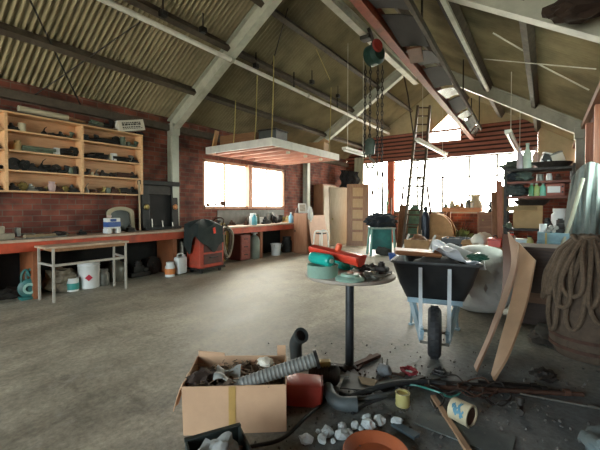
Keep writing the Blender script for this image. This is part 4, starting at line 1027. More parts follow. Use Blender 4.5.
# tall ladder
def ladder(lb, rb, lt, rt_, n, w, mt, o, names=('stile', 'rung')):
    for a, b in ((lb, lt), (rb, rt_)): MB().bar(a, b, w, w * 1.5).build(names[0], mt, o)
    for i in range(n):
        t = (i + .8) / n
        if t < 1: MB().tube([lb.lerp(lt, t), rb.lerp(rt_, t)], w * .35, 6).build(names[1], mt, o)
Yb, Yt = 11.0, 12.6
lb, rb = ony(402.5, 249, Yb), ony(418, 249, Yb); lb.z = rb.z = 0.0
lt, rt2 = ony(418, 106, Yt), ony(430, 106, Yt)
LADW = wood('weathered_ladder_wood', '5f503c', '7d6c52', 2)
o = thing('wooden_ladder', 'tall wooden ladder leaning up towards the gable notch', 'ladder', (lb + rb) / 2)
ladder(lb, rb, lt, rt2, 16, .075, mat('dark_ladder_wood', '4a3d2d', .7, 0, .25, 8), o)
Yc = 11.9
a1, a2 = ony(403.5, 186, Yc), ony(427, 186, Yc); b1, b2 = ony(397.5, 243, Yc), ony(436, 243, Yc); b1.z = b2.z = 0
o = thing('trestle_stand', 'low thin splayed trestle standing behind the tall ladder', 'trestle', (b1 + b2) / 2)
for a, b in ((a1, b1), (a2, b2)): MB().bar(b, a, .045, .06).build('leg', RUST, o)
MB().bar(a1, a2, .04, .05).build('top_rail', RUST, o)
for t in (.35, .62): MB().bar(b1.lerp(a1, t), b2.lerp(a2, t), .035, .04).build('cross_rail', RUST, o)
# thin pole hanging from the roof
tag(MB().tube([ony(404, 76, 10.1), ony(408, 96, 10.3), ony(414, 139, 10.6)], .02, 7).build('pole', BLACK2), 'thin dark pole hanging from the roof beside the ladder top', 'pole')
# green canvas bundle and dark roll
p = ony(414, 240, 12.3); 
tag(MB().blob((p.x, 12.3, .70), (.35, .22, .74), .35, 1.8, 12, 4, -.698).build('canvas_bundle', GREENCLOTH, None, True), 'tall bundle of green canvas standing behind the ladder foot', 'canvas')
p = ony(425.5, 240, 11.35)
o = thing('dark_canister', 'slim blue-black canister standing right of the green canvas bundle', 'canister', (p.x, 11.35, 0))
MB().lathe([(0, 0), (.11, 0), (.12, .05), (.12, 1.1), (.09, 1.25), (.05, 1.32), (0, 1.32)], (p.x, 11.35, 0), 18).build('canister_body', mat('blue_black_paint', '262f3a', .4, .2, .3, 8), o, True); MB().lathe([(0, 1.31), (.07, 1.33), (.075, 1.43), (.03, 1.47), (0, 1.47)], (p.x, 11.35, 0), 14).build('valve_cap', BLACK, o, True)
p0, p1 = ony(396.5, 240, 11.4), ony(406.5, 240, 11.6); hz = ony(400, 205, 11.5).z
tag(MB().sheet(lambda u, v: p0.lerp(p1, u) * Vector((1, 1, 0)) + Vector((0, .25 * v, hz * v)), 2, 2, .03).build('leaning_board', OLDWOOD), 'narrow brown board leaning left of the green canvas', 'board')
# timber wheel
p = ony(436, 219, 11.8)
o = thing('cable_drum', 'round tan timber cable drum end on the floor right of the ladder', 'drum', (p.x, 11.8, 0))
rw = .62
for s in (-1, 1):
    MB().lathe([(0, -.025), (rw, -.025), (rw, .025), (0, .025)], (p.x, 11.8 + .16 * s, rw), 32, (.25, 1, 0)).build('flange', mat('tan_drum_timber', 'b58d5f', .7, 0, .15, 5), o, True)
MB().lathe([(.22, -.15), (.26, -.15), (.26, .15), (.22, .15)], (p.x, 11.8, rw), 24, (.25, 1, 0)).build('core', OLDWOOD, o, True)
# wooden bench under the back glazing
xa_, xb_ = ony(443, 210, 12.7).x, ony(482, 210, 12.7).x; zt = ony(460, 207, 12.7).z - .02
o = thing('back_bench', 'brown timber bench under the back window', 'bench', ((xa_ + xb_) / 2, 12.9, 0))
MB().span((xa_, 12.6, zt - .14), (xb_, 13.4, zt), .01).build('worktop', wood('tan_bench_timber', 'a5724c', 'c08c63', 0), o)  # tan timber grain over the whole worktop
for x in (xa_ + .08, xb_ - .08):
    for y in (12.68, 13.3): MB().bar((x, y, 0), (x, y, zt - .14), .09, .09).build('leg', OLDWOOD, o)
# plants / leafy junk under bench edge
for i, (px, py, Y, w_, l_) in enumerate([(449, 226, 12.2, .3, 'dusty leafy pot plant below the left end of the back bench'), (460, 226, 12.1, .34, 'larger leafy pot plant below the middle of the back bench')]):
    p = ony(px, py, Y); o = thing('potted_plant', l_, 'plant', (p.x, Y, 0))
    MB().lathe([(0, 0), (.13, 0), (.17, .28), (.19, .28), (.19, .33), (.16, .33), (.15, .3), (0, .3)], (p.x, Y, 0), 18).build('pot', TERRA, o, True)
    m = MB(); rr = random.Random(i + 3)
    for k in range(90):
        a = rr.uniform(0, 6.28); e_ = rr.uniform(.15, 1.3); L_ = rr.uniform(.25, .48); d = Vector((math.cos(a) * math.cos(e_), math.sin(a) * math.cos(e_), math.sin(e_)))
        b = Vector((p.x, Y, .32)) + d * L_ * .85; s_ = d.orthogonal().normalized(); t_ = d.cross(s_); w2 = rr.uniform(.03, .06); q = d * .12
        m.add([b - q, b + s_ * w2 + t_ * .02, b + q, b - s_ * w2 + t_ * .02], [(0, 1, 2), (0, 2, 3)])
    lv = m.build('foliage', mat('dusty_leaves', '77804d', .6, 0, .4, 6), o)
    m = MB()
    for k in range(6):
        a = k * 1.05; m.tube([(p.x, Y, .28), (p.x + .1 * math.cos(a), Y + .1 * math.sin(a), .6), (p.x + .3 * math.cos(a), Y + .3 * math.sin(a), .95)], .012, 5)
    m.build('stem', RUST, o)
# chimney pot urn on the bench, dark bust
p = ony(479, 212, 12.9)
tag(MB().lathe([(0, 0), (.24, 0), (.24, .06), (.14, .26), (.12, .34), (.17, .38), (.17, .44), (.1, .44), (.1, .3), (0, .3)], (p.x - .12, 12.95, zt), 22).build('chimney_pot', mat('pale_stoneware', 'bdb093', .6, 0, .12, 8), None, True), 'pale flared chimney pot on the right end of the back bench', 'pot')
p = ony(462, 207, 13.0)
tag(it_casting((p.x, 13.0, zt), .22, None).build('machine_casting', RUST, None, True), 'small rusty casting on the middle of the back bench', 'machine part')
# wooden chest of drawers
xa_, xb_ = ony(478, 220, 11.6).x, ony(499, 220, 11.6).x; zt2 = ony(488, 212, 11.6).z
o = thing('wooden_chest', 'brown wooden cabinet right of the back bench', 'cabinet', ((xa_ + xb_) / 2, 11.9, 0))
MB().span((xa_, 11.6, .06), (xb_, 12.2, zt2), .01).build('carcass', wood('chest_timber', '7a5136', '94684a', 0), o)
for i in range(3):
    f = MB().span((xa_ + .04, 11.58, .12 + .38 * i), (xb_ - .04, 11.6, .46 + .38 * i), .004).build('drawer', wood('chest_drawer_timber', '6a452d', '835a3e', 0), o)
    for t in (.25, .75): MB().lathe([(0, 0), (.02, 0), (.028, .02), (0, .03)], (xa_ + (xb_ - xa_) * t, 11.58, .3 + .38 * i), 10, (0, -1, 0)).build('knob', BRASS, f)
p = ony(491, 205, 11.8)
o = thing('oil_lamp', 'small dark oil lamp on the brown wooden cabinet', 'lamp', (p.x, 11.85, zt2))
MB().lathe([(0, 0), (.09, 0), (.1, .05), (.04, .09), (.04, .12), (0, .12)], (p.x, 11.85, zt2), 14).build('lamp_base', BLACK2, o, True); MB().lathe([(.04, .12), (.075, .19), (.05, .28), (.05, .32), (.04, .32), (.035, .12)], (p.x, 11.85, zt2), 14).build('lamp_glass', mat('sooty_glass', '3d3d40', .2, 0, .2, 9), o, True)
# broken chair heap
p = flo(440, 243); p = Vector((ony(437, 240, 10.7).x, 10.6, 0))
o = thing('broken_chair', 'broken light wooden chair lying on its side right of the ladder', 'chair', p)
CW = wood('pale_chair_wood', 'a98258', 'c59d70', 2)
M_ = Euler((R(80), R(12), R(25))).to_matrix()
def cp(x, y, z): 
    q = M_ @ Vector((x, y, z)); return p + q + Vector((0, 0, .26))
MB().box(cp(0, 0, 0), (.42, .42, .04), M_, .01).build('seat', CW, o)
for x, y, l in ((-.18, -.18, -.42), (.18, -.18, -.42), (-.18, .18, -.42), (.18, .18, -.42)): MB().bar(cp(x, y, 0), cp(x, y, l), .04, .04).build('leg', CW, o)
for x in (-.18, .18): MB().bar(cp(x, .2, 0), cp(x, .26, .5), .035, .035).build('back_post', CW, o)
MB().bar(cp(-.18, .26, .46), cp(.18, .26, .46), .03, .09).build('back_rail', CW, o)
for i, (px, py, Y, w_, k, cl, l_) in enumerate([(434, 246, 9.9, .42, 'rag', 't', 'tan crumpled rag on the floor below the ladder'), (446, 249, 9.7, .35, 'coil', 'b', 'brassy hose coil on the floor in front of the broken chair'), (468, 244, 10.8, .4, 'casting', 'k', 'large black casting on the floor below the potted plants'), (457, 252, 9.2, .36, 'rag', 'c', 'cream rag on the floor left of the white cloth bundle')]):
    fn, dsc, cat_ = KINDS[k]; q = ony(px, py, Y); tag(fn((q.x, Y, .001), w_, None).build(NAMES[k], COLS[cl][0], None, True), l_, cat_)
# clutter in a row on the floor below the back bench, and small things on bench and cabinet
row = [(436, 'casting', 't', .5), (443, 'gear', 'r', .5), (449, 'jar', 'w', .5), (463, 'tin', 'n', .55), (472, 'rag', 't', .6), (479, 'gear', 'g', .5), (486, 'jar', 'c', .6), (494, 'casting', 'r', .5)]
for i, (px, k, cl, w_) in enumerate(row):
    Y = 11.15 + .12 * (i % 2); q = ony(px, 240, Y); fn, dsc, cat_ = KINDS[k]; m_, cn = COLS[cl]
    tag(fn((q.x, Y, .001), w_, None).build(NAMES[k], m_, None, True), f'{cn} {dsc}, {ORD[i]} from left in the row before the back bench', cat_, 'clutter on the floor before the back bench')
row = [(446, 'casting', 'n', .2), (452, 'jar', 'c', .24), (457, 'rag', 't', .3), (468, 'jar', 's', .26), (472, 'tin', 'w', .18)]
for i, (px, k, cl, w_) in enumerate(row):
    q = ony(px, 207, 12.75); fn, dsc, cat_ = KINDS[k]; m_, cn = COLS[cl]
    tag(fn((q.x, 12.75, zt), w_, None).build(NAMES[k], m_, None, True), f'{cn} {dsc} on the front of the back bench, {ORD[i]} from left', cat_, 'bits along the back bench')
# dark crate
q = ony(456, 248, 9.9); X0_ = q.x
o = thing('storage_crate', 'dark blue-black open crate on the floor below the back bench', 'crate', (X0_, 10.1, 0))
m = MB(); w_, d_, h_ = .34, .3, .62
for s in (-1, 1):
    m.box((X0_ + s * w_ / 1, 10.1, h_ / 2), (.03, 2 * d_, h_), None, .004); m.box((X0_, 10.1 + s * d_, h_ / 2), (2 * w_, .03, h_), None, .004)
m.box((X0_, 10.1, .015), (2 * w_, 2 * d_, .03)); m.build('crate_body', mat('blue_black_crate', '2c3235', .5, 0, .3, 8), o)
MB().box((X0_, 10.1 - d_ - .02, h_ * .75), (.2, .015, .05), None, .004).build('hand_grip', BLACK, o)
# wooden crate with pale rope handle (front of the ladder)
q0, q1 = ony(404, 247, 9.3), ony(429, 248, 9.3)
o = thing('wooden_crate', 'low wooden crate with white side rails at the ladder foot', 'crate', ((q0.x + q1.x) / 2, 9.5, 0))
zc_ = ony(415, 240, 9.3).z
m = MB(); m.span((q0.x, 9.3, 0), (q1.x, 9.33, zc_)); m.span((q0.x, 9.8, 0), (q1.x, 9.83, zc_)); m.span((q0.x, 9.33, 0), (q0.x + .03, 9.8, zc_)); m.span((q1.x - .03, 9.33, 0), (q1.x, 9.8, zc_)); m.span((q0.x, 9.3, .0), (q1.x, 9.83, .03)); m.build('crate_body', mat('ochre_crate', '8c6a42', .7, 0, .2, 6), o)
for x in (q0.x - .02, q1.x + .02): MB().bar((x, 9.25, .3), (x + .06, 9.6, zc_ + .12), .04, .05).build('side_rail', WHITEP, o)
tag(MB().blob(((q0.x + q1.x) / 2, 9.57, zc_ * .5 + .12), ((q1.x - q0.x) * .42, .2, .3), .3, 2, 4, 3).build('sack', mat('brown_leather', '6e4c30', .7, 0, .25, 8, bump=.3), None, True), 'brown leather sack stuffed in the low wooden crate', 'sack')
q = ony(393.5, 250, 9.1)
tag(MB().lathe([(0, 0), (.1, 0), (.14, .2), (.12, .2), (.09, .03), (0, .03)], (q.x, 9.1, 0), 18).build('plastic_basin', BLUEPL, None, True), 'small blue plastic basin on the floor left of the low wooden crate', 'basin')
# white bundle, brown box, red box, white bag
q = ony(481, 245, 9.6)
tag(MB().blob((q.x, 9.75, .36), (.36, .3, .38), .35, 1.8, 21, 4, -.358).build('cloth_bundle', mat('cream_bundle', 'c9c2ae', .9, 0, .15, 9, bump=.4), None, True), 'big cream cloth bundle below the brown wooden cabinet', 'bundle')
q0, q1 = ony(462, 250, 8.8), ony(480, 250, 8.8)
o = thing('cardboard_carton', 'open brown carton on the floor in front of the cream bundle', 'carton', ((q0.x + q1.x) / 2, 9.0, 0))
zz = ony(470, 241, 8.8).z
m = MB(); m.span((q0.x, 8.8, 0), (q1.x, 8.815, zz)); m.span((q0.x, 9.2, 0), (q1.x, 9.215, zz)); m.span((q0.x, 8.8, 0), (q0.x + .012, 9.2, zz)); m.span((q1.x - .012, 8.8, 0), (q1.x, 9.2, zz)); m.span((q0.x, 8.8, 0), (q1.x, 9.2, .012)); m.build('carton_body', CARDDARK, o)
MB().box(((q0.x + q1.x) / 2, 8.72, zz - .03), (q1.x - q0.x, .17, .012), Matrix.Rotation(R(25), 3, 'X')).build('carton_flap', CARDDARK, o)
xa_, xb_ = ony(488, 246, 8.4).x, ony(501, 246, 8.4).x; z0_, z1_ = ony(494, 247, 8.4).z, ony(494, 239, 8.4).z
o = thing('tool_box', 'bright red tool box standing on a plank trestle below the leaning planks', 'tool box', ((xa_ + xb_) / 2, 8.55, z0_))
MB().span((xa_, 8.4, z0_), (xb_, 8.7, z1_), .01).build('box_body', RED, o); MB().span((xa_ - .01, 8.39, z1_ - .04), (xb_ + .01, 8.71, z1_ + .01), .01).build('lid', mat('red_lid_paint', 'b93426', .35, 0, .15, 9), o)
MB().tube(spline([(xa_ + .08, 8.55, z1_ + .01), (xa_ + .1, 8.55, z1_ + .06), (xb_ - .1, 8.55, z1_ + .06), (xb_ - .08, 8.55, z1_ + .01)], 4), .01, 6).build('handle', BLACK, o)
o = thing('plank_trestle', 'low plank trestle holding the bright red tool box', 'trestle', ((xa_ + xb_) / 2, 8.55, 0))
MB().span((xa_ - .35, 8.35, z0_ - .04), (xb_ + .05, 8.75, z0_), .004).build('top_plank', OLDWOODX, o)
for x in (xa_ - .28, xb_): 
    for y in (8.4, 8.7): MB().bar((x, y, 0), (x, y, z0_ - .04), .06, .05).build('leg', OLDWOOD, o)
tag(MB().blob((xa_ - .2, 8.55, z0_ + .11), (.15, .15, .14), .3, 2, 31, 3, -.108).build('paper_bag', PAPER, None, True), 'crumpled white bag left of the red tool box', 'bag')
# vertical planks
for i, (pxa, pya, pxb, w_, c_, l_) in enumerate([(494, 192, 495.5, .11, OLDWOOD, 'tall brown plank standing left of two paler planks by the racking'), (499, 181, 500.5, .12, SALMON, 'tallest pinkish plank standing between two others by the racking'), (504.5, 186, 505.5, .11, mat('tan_plank', 'a07c55', .7, 0, .15, 7), 'tan plank standing right beside the racking post')]):
    b = ony(pxb, 250, 8.95 + .06 * i); t = ony(pxa, pya, 9.2 + .06 * i); b.z = .003
    tag(MB().bar(b, t, w_, .035).build('timber_plank', c_), l_, 'plank')

# ================================================================== corner racking by the right wall
RY0, RY1 = 8.15, 8.75
rx0, rx1 = ony(505, 220, RY0).x, .42
rk = thing('storage_racking', 'dark steel racking full of bottles and boxes against the right wall', 'racking', ((rx0 + rx1) / 2, 8.45, 0))
zs = [.55, ony(530, 213 + 14, RY0).z, ony(530, 196, RY0).z, ony(530, 181, RY0).z, ony(530, 168, RY0).z]
zs[1] = 1.02
for x in (rx0, rx1):
    for y in (RY0, RY1): MB().bar((x, y, 0), (x, y, zs[-1] + .05), .05, .05).build('post', BLACK2, rk)
for i, z in enumerate(zs):
    MB().span((rx0, RY0, z - .045), (rx1, RY1, z), .003).build('shelf', mat('red_brown_shelf', '6e3b2c', .6, 0, .25, 7, dirt=.4) if i in (2, 3) else BLACK2, rk)
def R_(px, Y=8.4): return ony(px, 190, Y).x
zt = zs[4]
tag(MB().blob((R_(517), 8.5, zt + .09), (.3, .2, .11), .5, 2.4, 41, 4, -.088).build('tarpaulin_heap', mat('dark_green_tarp', '464c42', .8, 0, .3, 10, bump=.4), None, True), 'dark green tarpaulin heaped on the left of the racking top', 'tarpaulin')
for i, (px, h_, r, c_, l_) in enumerate([(519.5, .42, .055, mat('lilac_bottle', 'a79aa0', .25, 0, .1, 8), 'pale lilac bottle standing left of two others on the racking top'), (527, .5, .075, mat('pale_green_glass', 'a5b3a4', .2, 0, .1, 8), 'largest pale green glass bottle on the racking top'), (535.5, .4, .06, mat('pinkish_bottle', 'a8897b', .25, 0, .12, 8), 'pinkish bottle standing right of the pale green one on the racking top')]):
    x = R_(px, 8.22); tag(MB().lathe([(0, 0), (r, 0), (r * 1.05, .03), (r, h_ * .62), (r * .4, h_ * .78), (r * .36, h_ * .95), (r * .48, h_ * .95), (r * .48, h_), (0, h_)], (x, 8.24, zt), 16).build('glass_bottle', c_, None, True), l_, 'bottle')
x = R_(550); o = thing('shallow_tray', 'wide dark shallow tray on the right of the racking top', 'tray', (x, 8.42, zt))
MB().lathe([(0, .02), (.27, .02), (.36, .1), (.38, .1), (.29, 0), (0, 0)], (x - .02, 8.42, zt), 26).build('tray_body', BLACK2, o, True)
for i, (px, dz, a, c_, l_) in enumerate([(547, .1, .3, BLACK, 'black box with a white lid tilted in the dark shallow tray'), (556, .1, -.35, PAPER, 'white box tilted beside the black box in the dark shallow tray')]):
    x = R_(px); o = thing('small_box', l_, 'box', (x, 8.45, zt + .06)); M_ = Euler((.1, a, .2)).to_matrix(); cc = Vector((x, 8.45, zt + .19))
    MB().box(cc, (.2, .22, .17), M_, .005).build('box_body', c_, o); MB().box(cc + M_ @ Vector((0, 0, .1)), (.21, .23, .03), M_, .004).build('lid', WHITEP if i == 0 else GREYMETAL, o)
for i, px in enumerate((541.5, 548)):
    x = R_(px, 8.2); tag(MB().lathe([(0, 0), (.05, .01), (.068, .06), (.05, .11), (.018, .125), (.018, .14), (0, .14)], (x, 8.22, zt), 14).build('round_float', WHITEPL, None, True), ['left one', 'right one'][i] + ' of two white round floats on the front of the racking top', 'float')
zt = zs[3]
for (px, c_, kx, l_) in [(512, BLACKCLOTH, .15, 'black cloth bundle at the left of the second racking shelf'), (521, mat('grey_green_bundle', '515a50', .9, 0, .3, 10, bump=.4), .2, 'grey-green cloth bundle second from left on the second racking shelf')]:
    tag(MB().blob((R_(px), 8.42, zt + .1), (kx, .2, .11), .4, 2.5, px, 3, -.098).build('cloth_bundle', c_, None, True), l_, 'bundle')
zt = zs[2]
tag(MB().blob((R_(517), 8.42, zt + .115), (.22, .2, .12), .45, 2.5, 77, 3, -.113).build('cloth_bundle', mat('charcoal_bundle', '343a37', .9, 0, .3, 10, bump=.4), None, True), 'charcoal cloth bundle left of the green bottles on the racking', 'bundle')
for i, (px, c_, l_) in enumerate([(531.5, GREENGL, 'dark green bottle, left of three together on the racking'), (536.5, mat('yellow_green_bottle', '9aa864', .25, 0, .15, 8), 'yellow-green bottle, middle of three together on the racking'), (543, mat('mint_bottle', '6fae95', .25, 0, .15, 8), 'mint bottle, right of three together on the racking')]):
    x = R_(px, 8.25); o = thing('plastic_bottle', l_, 'bottle', (x, 8.25, zt)); MB().lathe([(0, 0), (.05, 0), (.052, .02), (.052, .17), (.02, .21), (.02, .23), (0, .23)], (x, 8.25, zt), 14).build('bottle_body', c_, o, True); MB().lathe([(0, .23), (.024, .23), (.024, .26), (0, .26)], (x, 8.25, zt), 10).build('cap', WHITEPL, o)
x = R_(555, 8.3); o = thing('radio', 'small reddish radio with white panel right of the mint bottle', 'radio', (x, 8.3, zt))
MB().box((x, 8.3, zt + .12), (.3, .14, .24), None, .015).build('radio_case', mat('brick_red_case', '8c4a38', .5, 0, .15, 9), o); MB().box((x - .02, 8.226, zt + .12), (.2, .012, .12), None, .003).build('front_panel', WHITEPL, o)
for s in (-1, 1): MB().lathe([(0, 0), (.018, 0), (.016, .02), (0, .02)], (x + .115, 8.23, zt + .12 + s * .05), 10, (0, -1, 0)).build('knob', BLACK, o)
for i, (px, c_, k, w_, l_) in enumerate([(540, 's', 'tin', .16, 'grey tin at the middle of the second racking shelf'), (549, 'w', 'jar', .15, 'white jar on the second racking shelf right of the grey tin'), (558, 'r', 'casting', .16, 'rusty casting at the right end of the second racking shelf')]):
    fn, dsc, cat_ = KINDS[k]; tag(fn((R_(px), 8.4, zs[3]), w_, None).build(NAMES[k], COLS[c_][0], None, True), l_, cat_)
# big carton on the lower shelf with a dark basin on it
zt = zs[1]; xa_, xb_ = R_(508), R_(543)
o = thing('cardboard_carton', 'large tan carton on the middle shelf of the racking under a dark basin', 'carton', ((xa_ + xb_) / 2, 8.5, zt))
MB().span((xa_ + .1, 8.35, zt), (xb_, 8.7, zt + .46), .006).build('carton_body', mat('tan_carton', 'a98a60', .8, 0, .12, 5, bump=.05), o)
MB().box(((xa_ + xb_) / 2 - .05, 8.22, zt + .4), (.5, .25, .01), Matrix.Rotation(R(20), 3, 'X')).build('carton_flap', mat('tan_carton', 'b58a4e'), o)
x = (xa_ + xb_) / 2 + .1
tag(MB().lathe([(0, 0), (.22, .005), (.31, .1), (.33, .1), (.24, -.0), (.2, -.012), (0, -.012)], (x, 8.5, zt + .475), 26).build('dark_basin', BLACK2, None, True), 'wide dark basin lying on top of the large tan carton', 'basin')
for i, (px, c_, k, w_, Y, l_) in enumerate([(508, 'n', 'rag', .26, 8.24, 'dull green rag left of the large tan carton'), (548, 'k', 'casting', .26, 8.32, 'black casting right of the large tan carton'), (553, 'r', 'oilcan', .26, 8.3, 'rusty spouted can right of the black casting on the racking'), (560, 'w', 'jar', .4, 8.3, 'tall white jar at the right end of the middle racking shelf')]):
    fn, dsc, cat_ = KINDS[k]; tag(fn((R_(px, Y), Y, zt), w_, None).build(NAMES[k], COLS[c_][0], None, True), l_, cat_)
zt = zs[0]
for i, (px, c_, w_, Y, h_, l_) in enumerate([(512, RED, .08, 8.25, .36, 'red canister on the bottom racking shelf'), (530, YELLOW, .07, 8.25, .3, 'pale yellow canister on the bottom racking shelf right of the white box')]):
    x = R_(px, Y); o = thing('canister', l_, 'canister', (x, Y, zt)); MB().lathe([(0, 0), (w_, 0), (w_ * 1.05, .02), (w_, .04), (w_, h_ - .06), (w_ * .5, h_ - .02), (w_ * .5, h_), (0, h_)], (x, Y, zt), 16).build('canister_body', c_, o, True); MB().lathe([(0, h_), (w_ * .55, h_), (w_ * .5, h_ + .03), (0, h_ + .03)], (x, Y, zt), 12).build('cap', BLACK, o)
x = R_(521, 8.25); o = thing('small_box', 'white box with pale blue side on the bottom racking shelf', 'box', (x, 8.28, zt)); MB().box((x, 8.28, zt + .12), (.22, .2, .24), .15, .006).build('box_body', mat('pale_blue_box', 'b9cbd2', .6, 0, .06, 8), o); MB().box((x, 8.28, zt + .25), (.23, .21, .03), .15, .004).build('lid', WHITEP, o)
for i, (px, c_, k, w_, l_) in enumerate([(536, 'k', 'rag', .3, 'black rag on the bottom racking shelf'), (547, 's', 'casting', .26, 'grey casting on the bottom racking shelf'), (556, 'g', 'pulley', .3, 'dark pulley at the right end of the bottom racking shelf')]):
    fn, dsc, cat_ = KINDS[k]; tag(fn((R_(px, 8.35), 8.35, zt), w_, None).build(NAMES[k], COLS[c_][0], None, True), l_, cat_)
# white leaning panel at the left foot of the racking, blue painted crate in front
q0 = ony(504, 262, 7.4)
tag(MB().sheet(lambda u, v: (ony(502, 250, 7.6).x + .42 * u, 7.62 + .3 * v, .62 * v + .003), 2, 2, .025).build('leaning_board', mat('off_white_panel', 'b6b3a6', .6, 0, .1, 6, dirt=.2)), 'off-white panel leaning at the left foot of the racking', 'board')
xa_, xb_ = ony(537, 260, 6.0).x, ony(569, 260, 6.0).x; zz = ony(550, 233, 6.0).z
o = thing('painted_crate', 'weathered blue wooden crate standing in front of the racking', 'crate', ((xa_ + xb_) / 2, 6.25, 0))
MB().span((xa_, 6.0, 0), (xb_, 6.5, zz), .006).build('crate_body', BLUECRATE, o)
for i in range(3): MB().span((xa_ - .006, 5.985, .06 + i * .33), (xb_ + .006, 6.0, .3 + i * .33), .003).build('slat', BLUECRATE, o)
MB().bar((xa_ + .1, 5.975, .0), (xa_ + .1, 5.975, zz), .08, .02).build('cleat', mat('yellowed_cleat', 'a58f55', .6, 0, .2, 8), o)
for i, (px, c_, k, w_, l_) in enumerate([(543, 'w', 'tin', .13, 'white tin on the weathered blue crate'), (551, 's', 'roll', .2, 'bundle of grey rods on the weathered blue crate'), (560, 'g', 'casting', .24, 'dark casting on the right of the weathered blue crate')]):
    fn, dsc, cat_ = KINDS[k]; tag(fn((ony(px, 230, 6.2).x, 6.2, zz), w_, None).build(NAMES[k], COLS[c_][0], None, True), l_, cat_)
# grey tarpaulin hanging from a nail on the right wall
def tp(u, v):
    # one big cloth hung from high on the wall, spilling out into the room in deep folds
    w0 = ony(573, 170, 6.8).x; w1 = ony(561, 230, 6.5).x
    xl = w0 + (w1 - w0) * v ** .8; x = xl + (.70 - xl) * u
    y = 6.85 - .35 * math.sin(math.pi * min(1, u * 1.1)) * (.4 + .6 * v) + .2 * mnoise.noise(Vector((u * 4.5, v * 1.3, 5))) * (.5 + v) + .03 * mnoise.noise(Vector((u * 13, v * 2.5, 9)))
    z = 2.12 - 1.5 * v - .14 * (1 - v) * (2 * abs(u - .6)) ** 2
    return (x, y, z)
tag(MB().sheet(tp, 60, 24, .012).build('hanging_tarpaulin', TARP, None, True), 'blue-grey tarpaulin hanging in folds on the right wall beside the racking', 'tarpaulin')
tag(MB().tube([(.16, 5.95, .8), (.3, 6.1, 1.3), (.42, 6.2, 1.85)], .025, 7).build('wooden_pole', mat('pale_pole', '9b9884', .7, 0, .15, 8)), 'pale pole slanting in front of the hanging tarpaulin', 'pole')
for i, (y, z0_, l_) in enumerate([(8.95, 0, 'salmon timber post on the right wall behind the racking'), (7.42, 0, 'salmon timber post on the right wall beside the teal window')]):
    tag(MB().span((XR - .12, y, 0), (XR - .004, y + .13, 3.12), .006).build('timber_post', SALMON), l_, 'post')
# ================================================================== middle ground
# ---- wheelbarrow, wheel towards the viewer
W = Vector((-.86, 3.46, 0)); A = Vector((-.25, .968, 0)).normalized(); U = Vector((A.y, -A.x, 0)); Z = Vector((0, 0, 1))
def wb_(u, a, z): return W + U * u + A * a + Z * z
o = thing('wheelbarrow', 'black wheelbarrow with pale blue frame, wheel facing the viewer', 'wheelbarrow', W)
rW = .245
wh = MB()
tyre = [(rW - .05 + .05 * math.cos(t), .062 * math.sin(t)) for t in [2 * math.pi * k / 14 for k in range(15)]]
wh.lathe(tyre, wb_(0, 0, rW), 36, U)
for k in range(26):
    a = 2 * math.pi * k / 26; d = A * math.cos(a) + Z * math.sin(a); M_ = Matrix((U, d, U.cross(d))).transposed()
    for s in (-1, 1): wh.box(wb_(0, 0, rW) + d * (rW - .004) + U * s * .02, (.03, .012, .016), M_)
whl = wh.build('wheel', RUBBER, o, True)
MB().lathe([(0, -.035), (.05, -.035), (.06, -.03), (rW - .085, -.02), (rW - .085, .02), (.06, .03), (.05, .035), (0, .035)], wb_(0, 0, rW), 24, U).build('rim', PALEBLUE, whl, True)
MB().tube([wb_(-.13, 0, rW), wb_(.13, 0, rW)], .014, 8).build('axle', GREYMETAL, o)
# tub: lofted rounded rectangle
def ring(a0, a1, hw0, hw1, z0, z1, inset, n=6):
    """points round the tub: front edge a0 (half width hw0,height z0) to rear a1"""
    cs = [(-hw0, a0, z0), (hw0, a0, z0), (hw1, a1, z1), (-hw1, a1, z1)]; P = []
    for i in range(4):
        p, q, r = Vector(cs[i - 1]), Vector(cs[i]), Vector(cs[(i + 1) % 4])
        d1 = (p - q).normalized() * inset; d2 = (r - q).normalized() * inset
        for k in range(n + 1):
            t = k / n; P.append((q + d1) * (1 - t) ** 2 + q * 2 * t * (1 - t) + (q + d2) * t * t)
    return [wb_(v.x, v.y, v.z) for v in P]
rings = [ring(.12, 1.12, .425, .40, .885, .86, .09), ring(.13, 1.11, .415, .39, .865, .84, .09), ring(.24, 1.0, .36, .34, .64, .64, .1), ring(.34, .9, .295, .28, .47, .45, .1), ring(.38, .86, .26, .25, .445, .43, .08)]
inn = [ring(.37, .87, .25, .24, .465, .45, .08), ring(.25, .99, .345, .33, .645, .645, .1), ring(.145, 1.095, .40, .375, .885, .86, .09)]
m = MB(); al = rings + inn; vv = [[m.bm.verts.new(p) for p in r] for r in al]; n = len(vv[0])
for i in range(len(vv) - 1):
    for k in range(n): m.bm.faces.new((vv[i][k], vv[i][(k + 1) % n], vv[i + 1][(k + 1) % n], vv[i + 1][k]))
    if i == 4: pass
for k in range(n): m.bm.faces.new((vv[-1][k], vv[-1][(k + 1) % n], vv[0][(k + 1) % n], vv[0][k]))
bmesh.ops.delete(m.bm, geom=[], context='FACES')
f1 = m.bm.faces.new(vv[5])
m.build('tub', mat('black_scratched_tub', '26282a', .5, 0, .4, 5, dirt=.2, bump=.1), o, True)
m = MB(); P = ring(.115, 1.125, .43, .405, .885, .86, .09); m.tube(P, .014, 8, True); m.build('rolled_rim', mat('worn_rim_metal', '5a5f60', .4, .3, .25, 10), o, True)
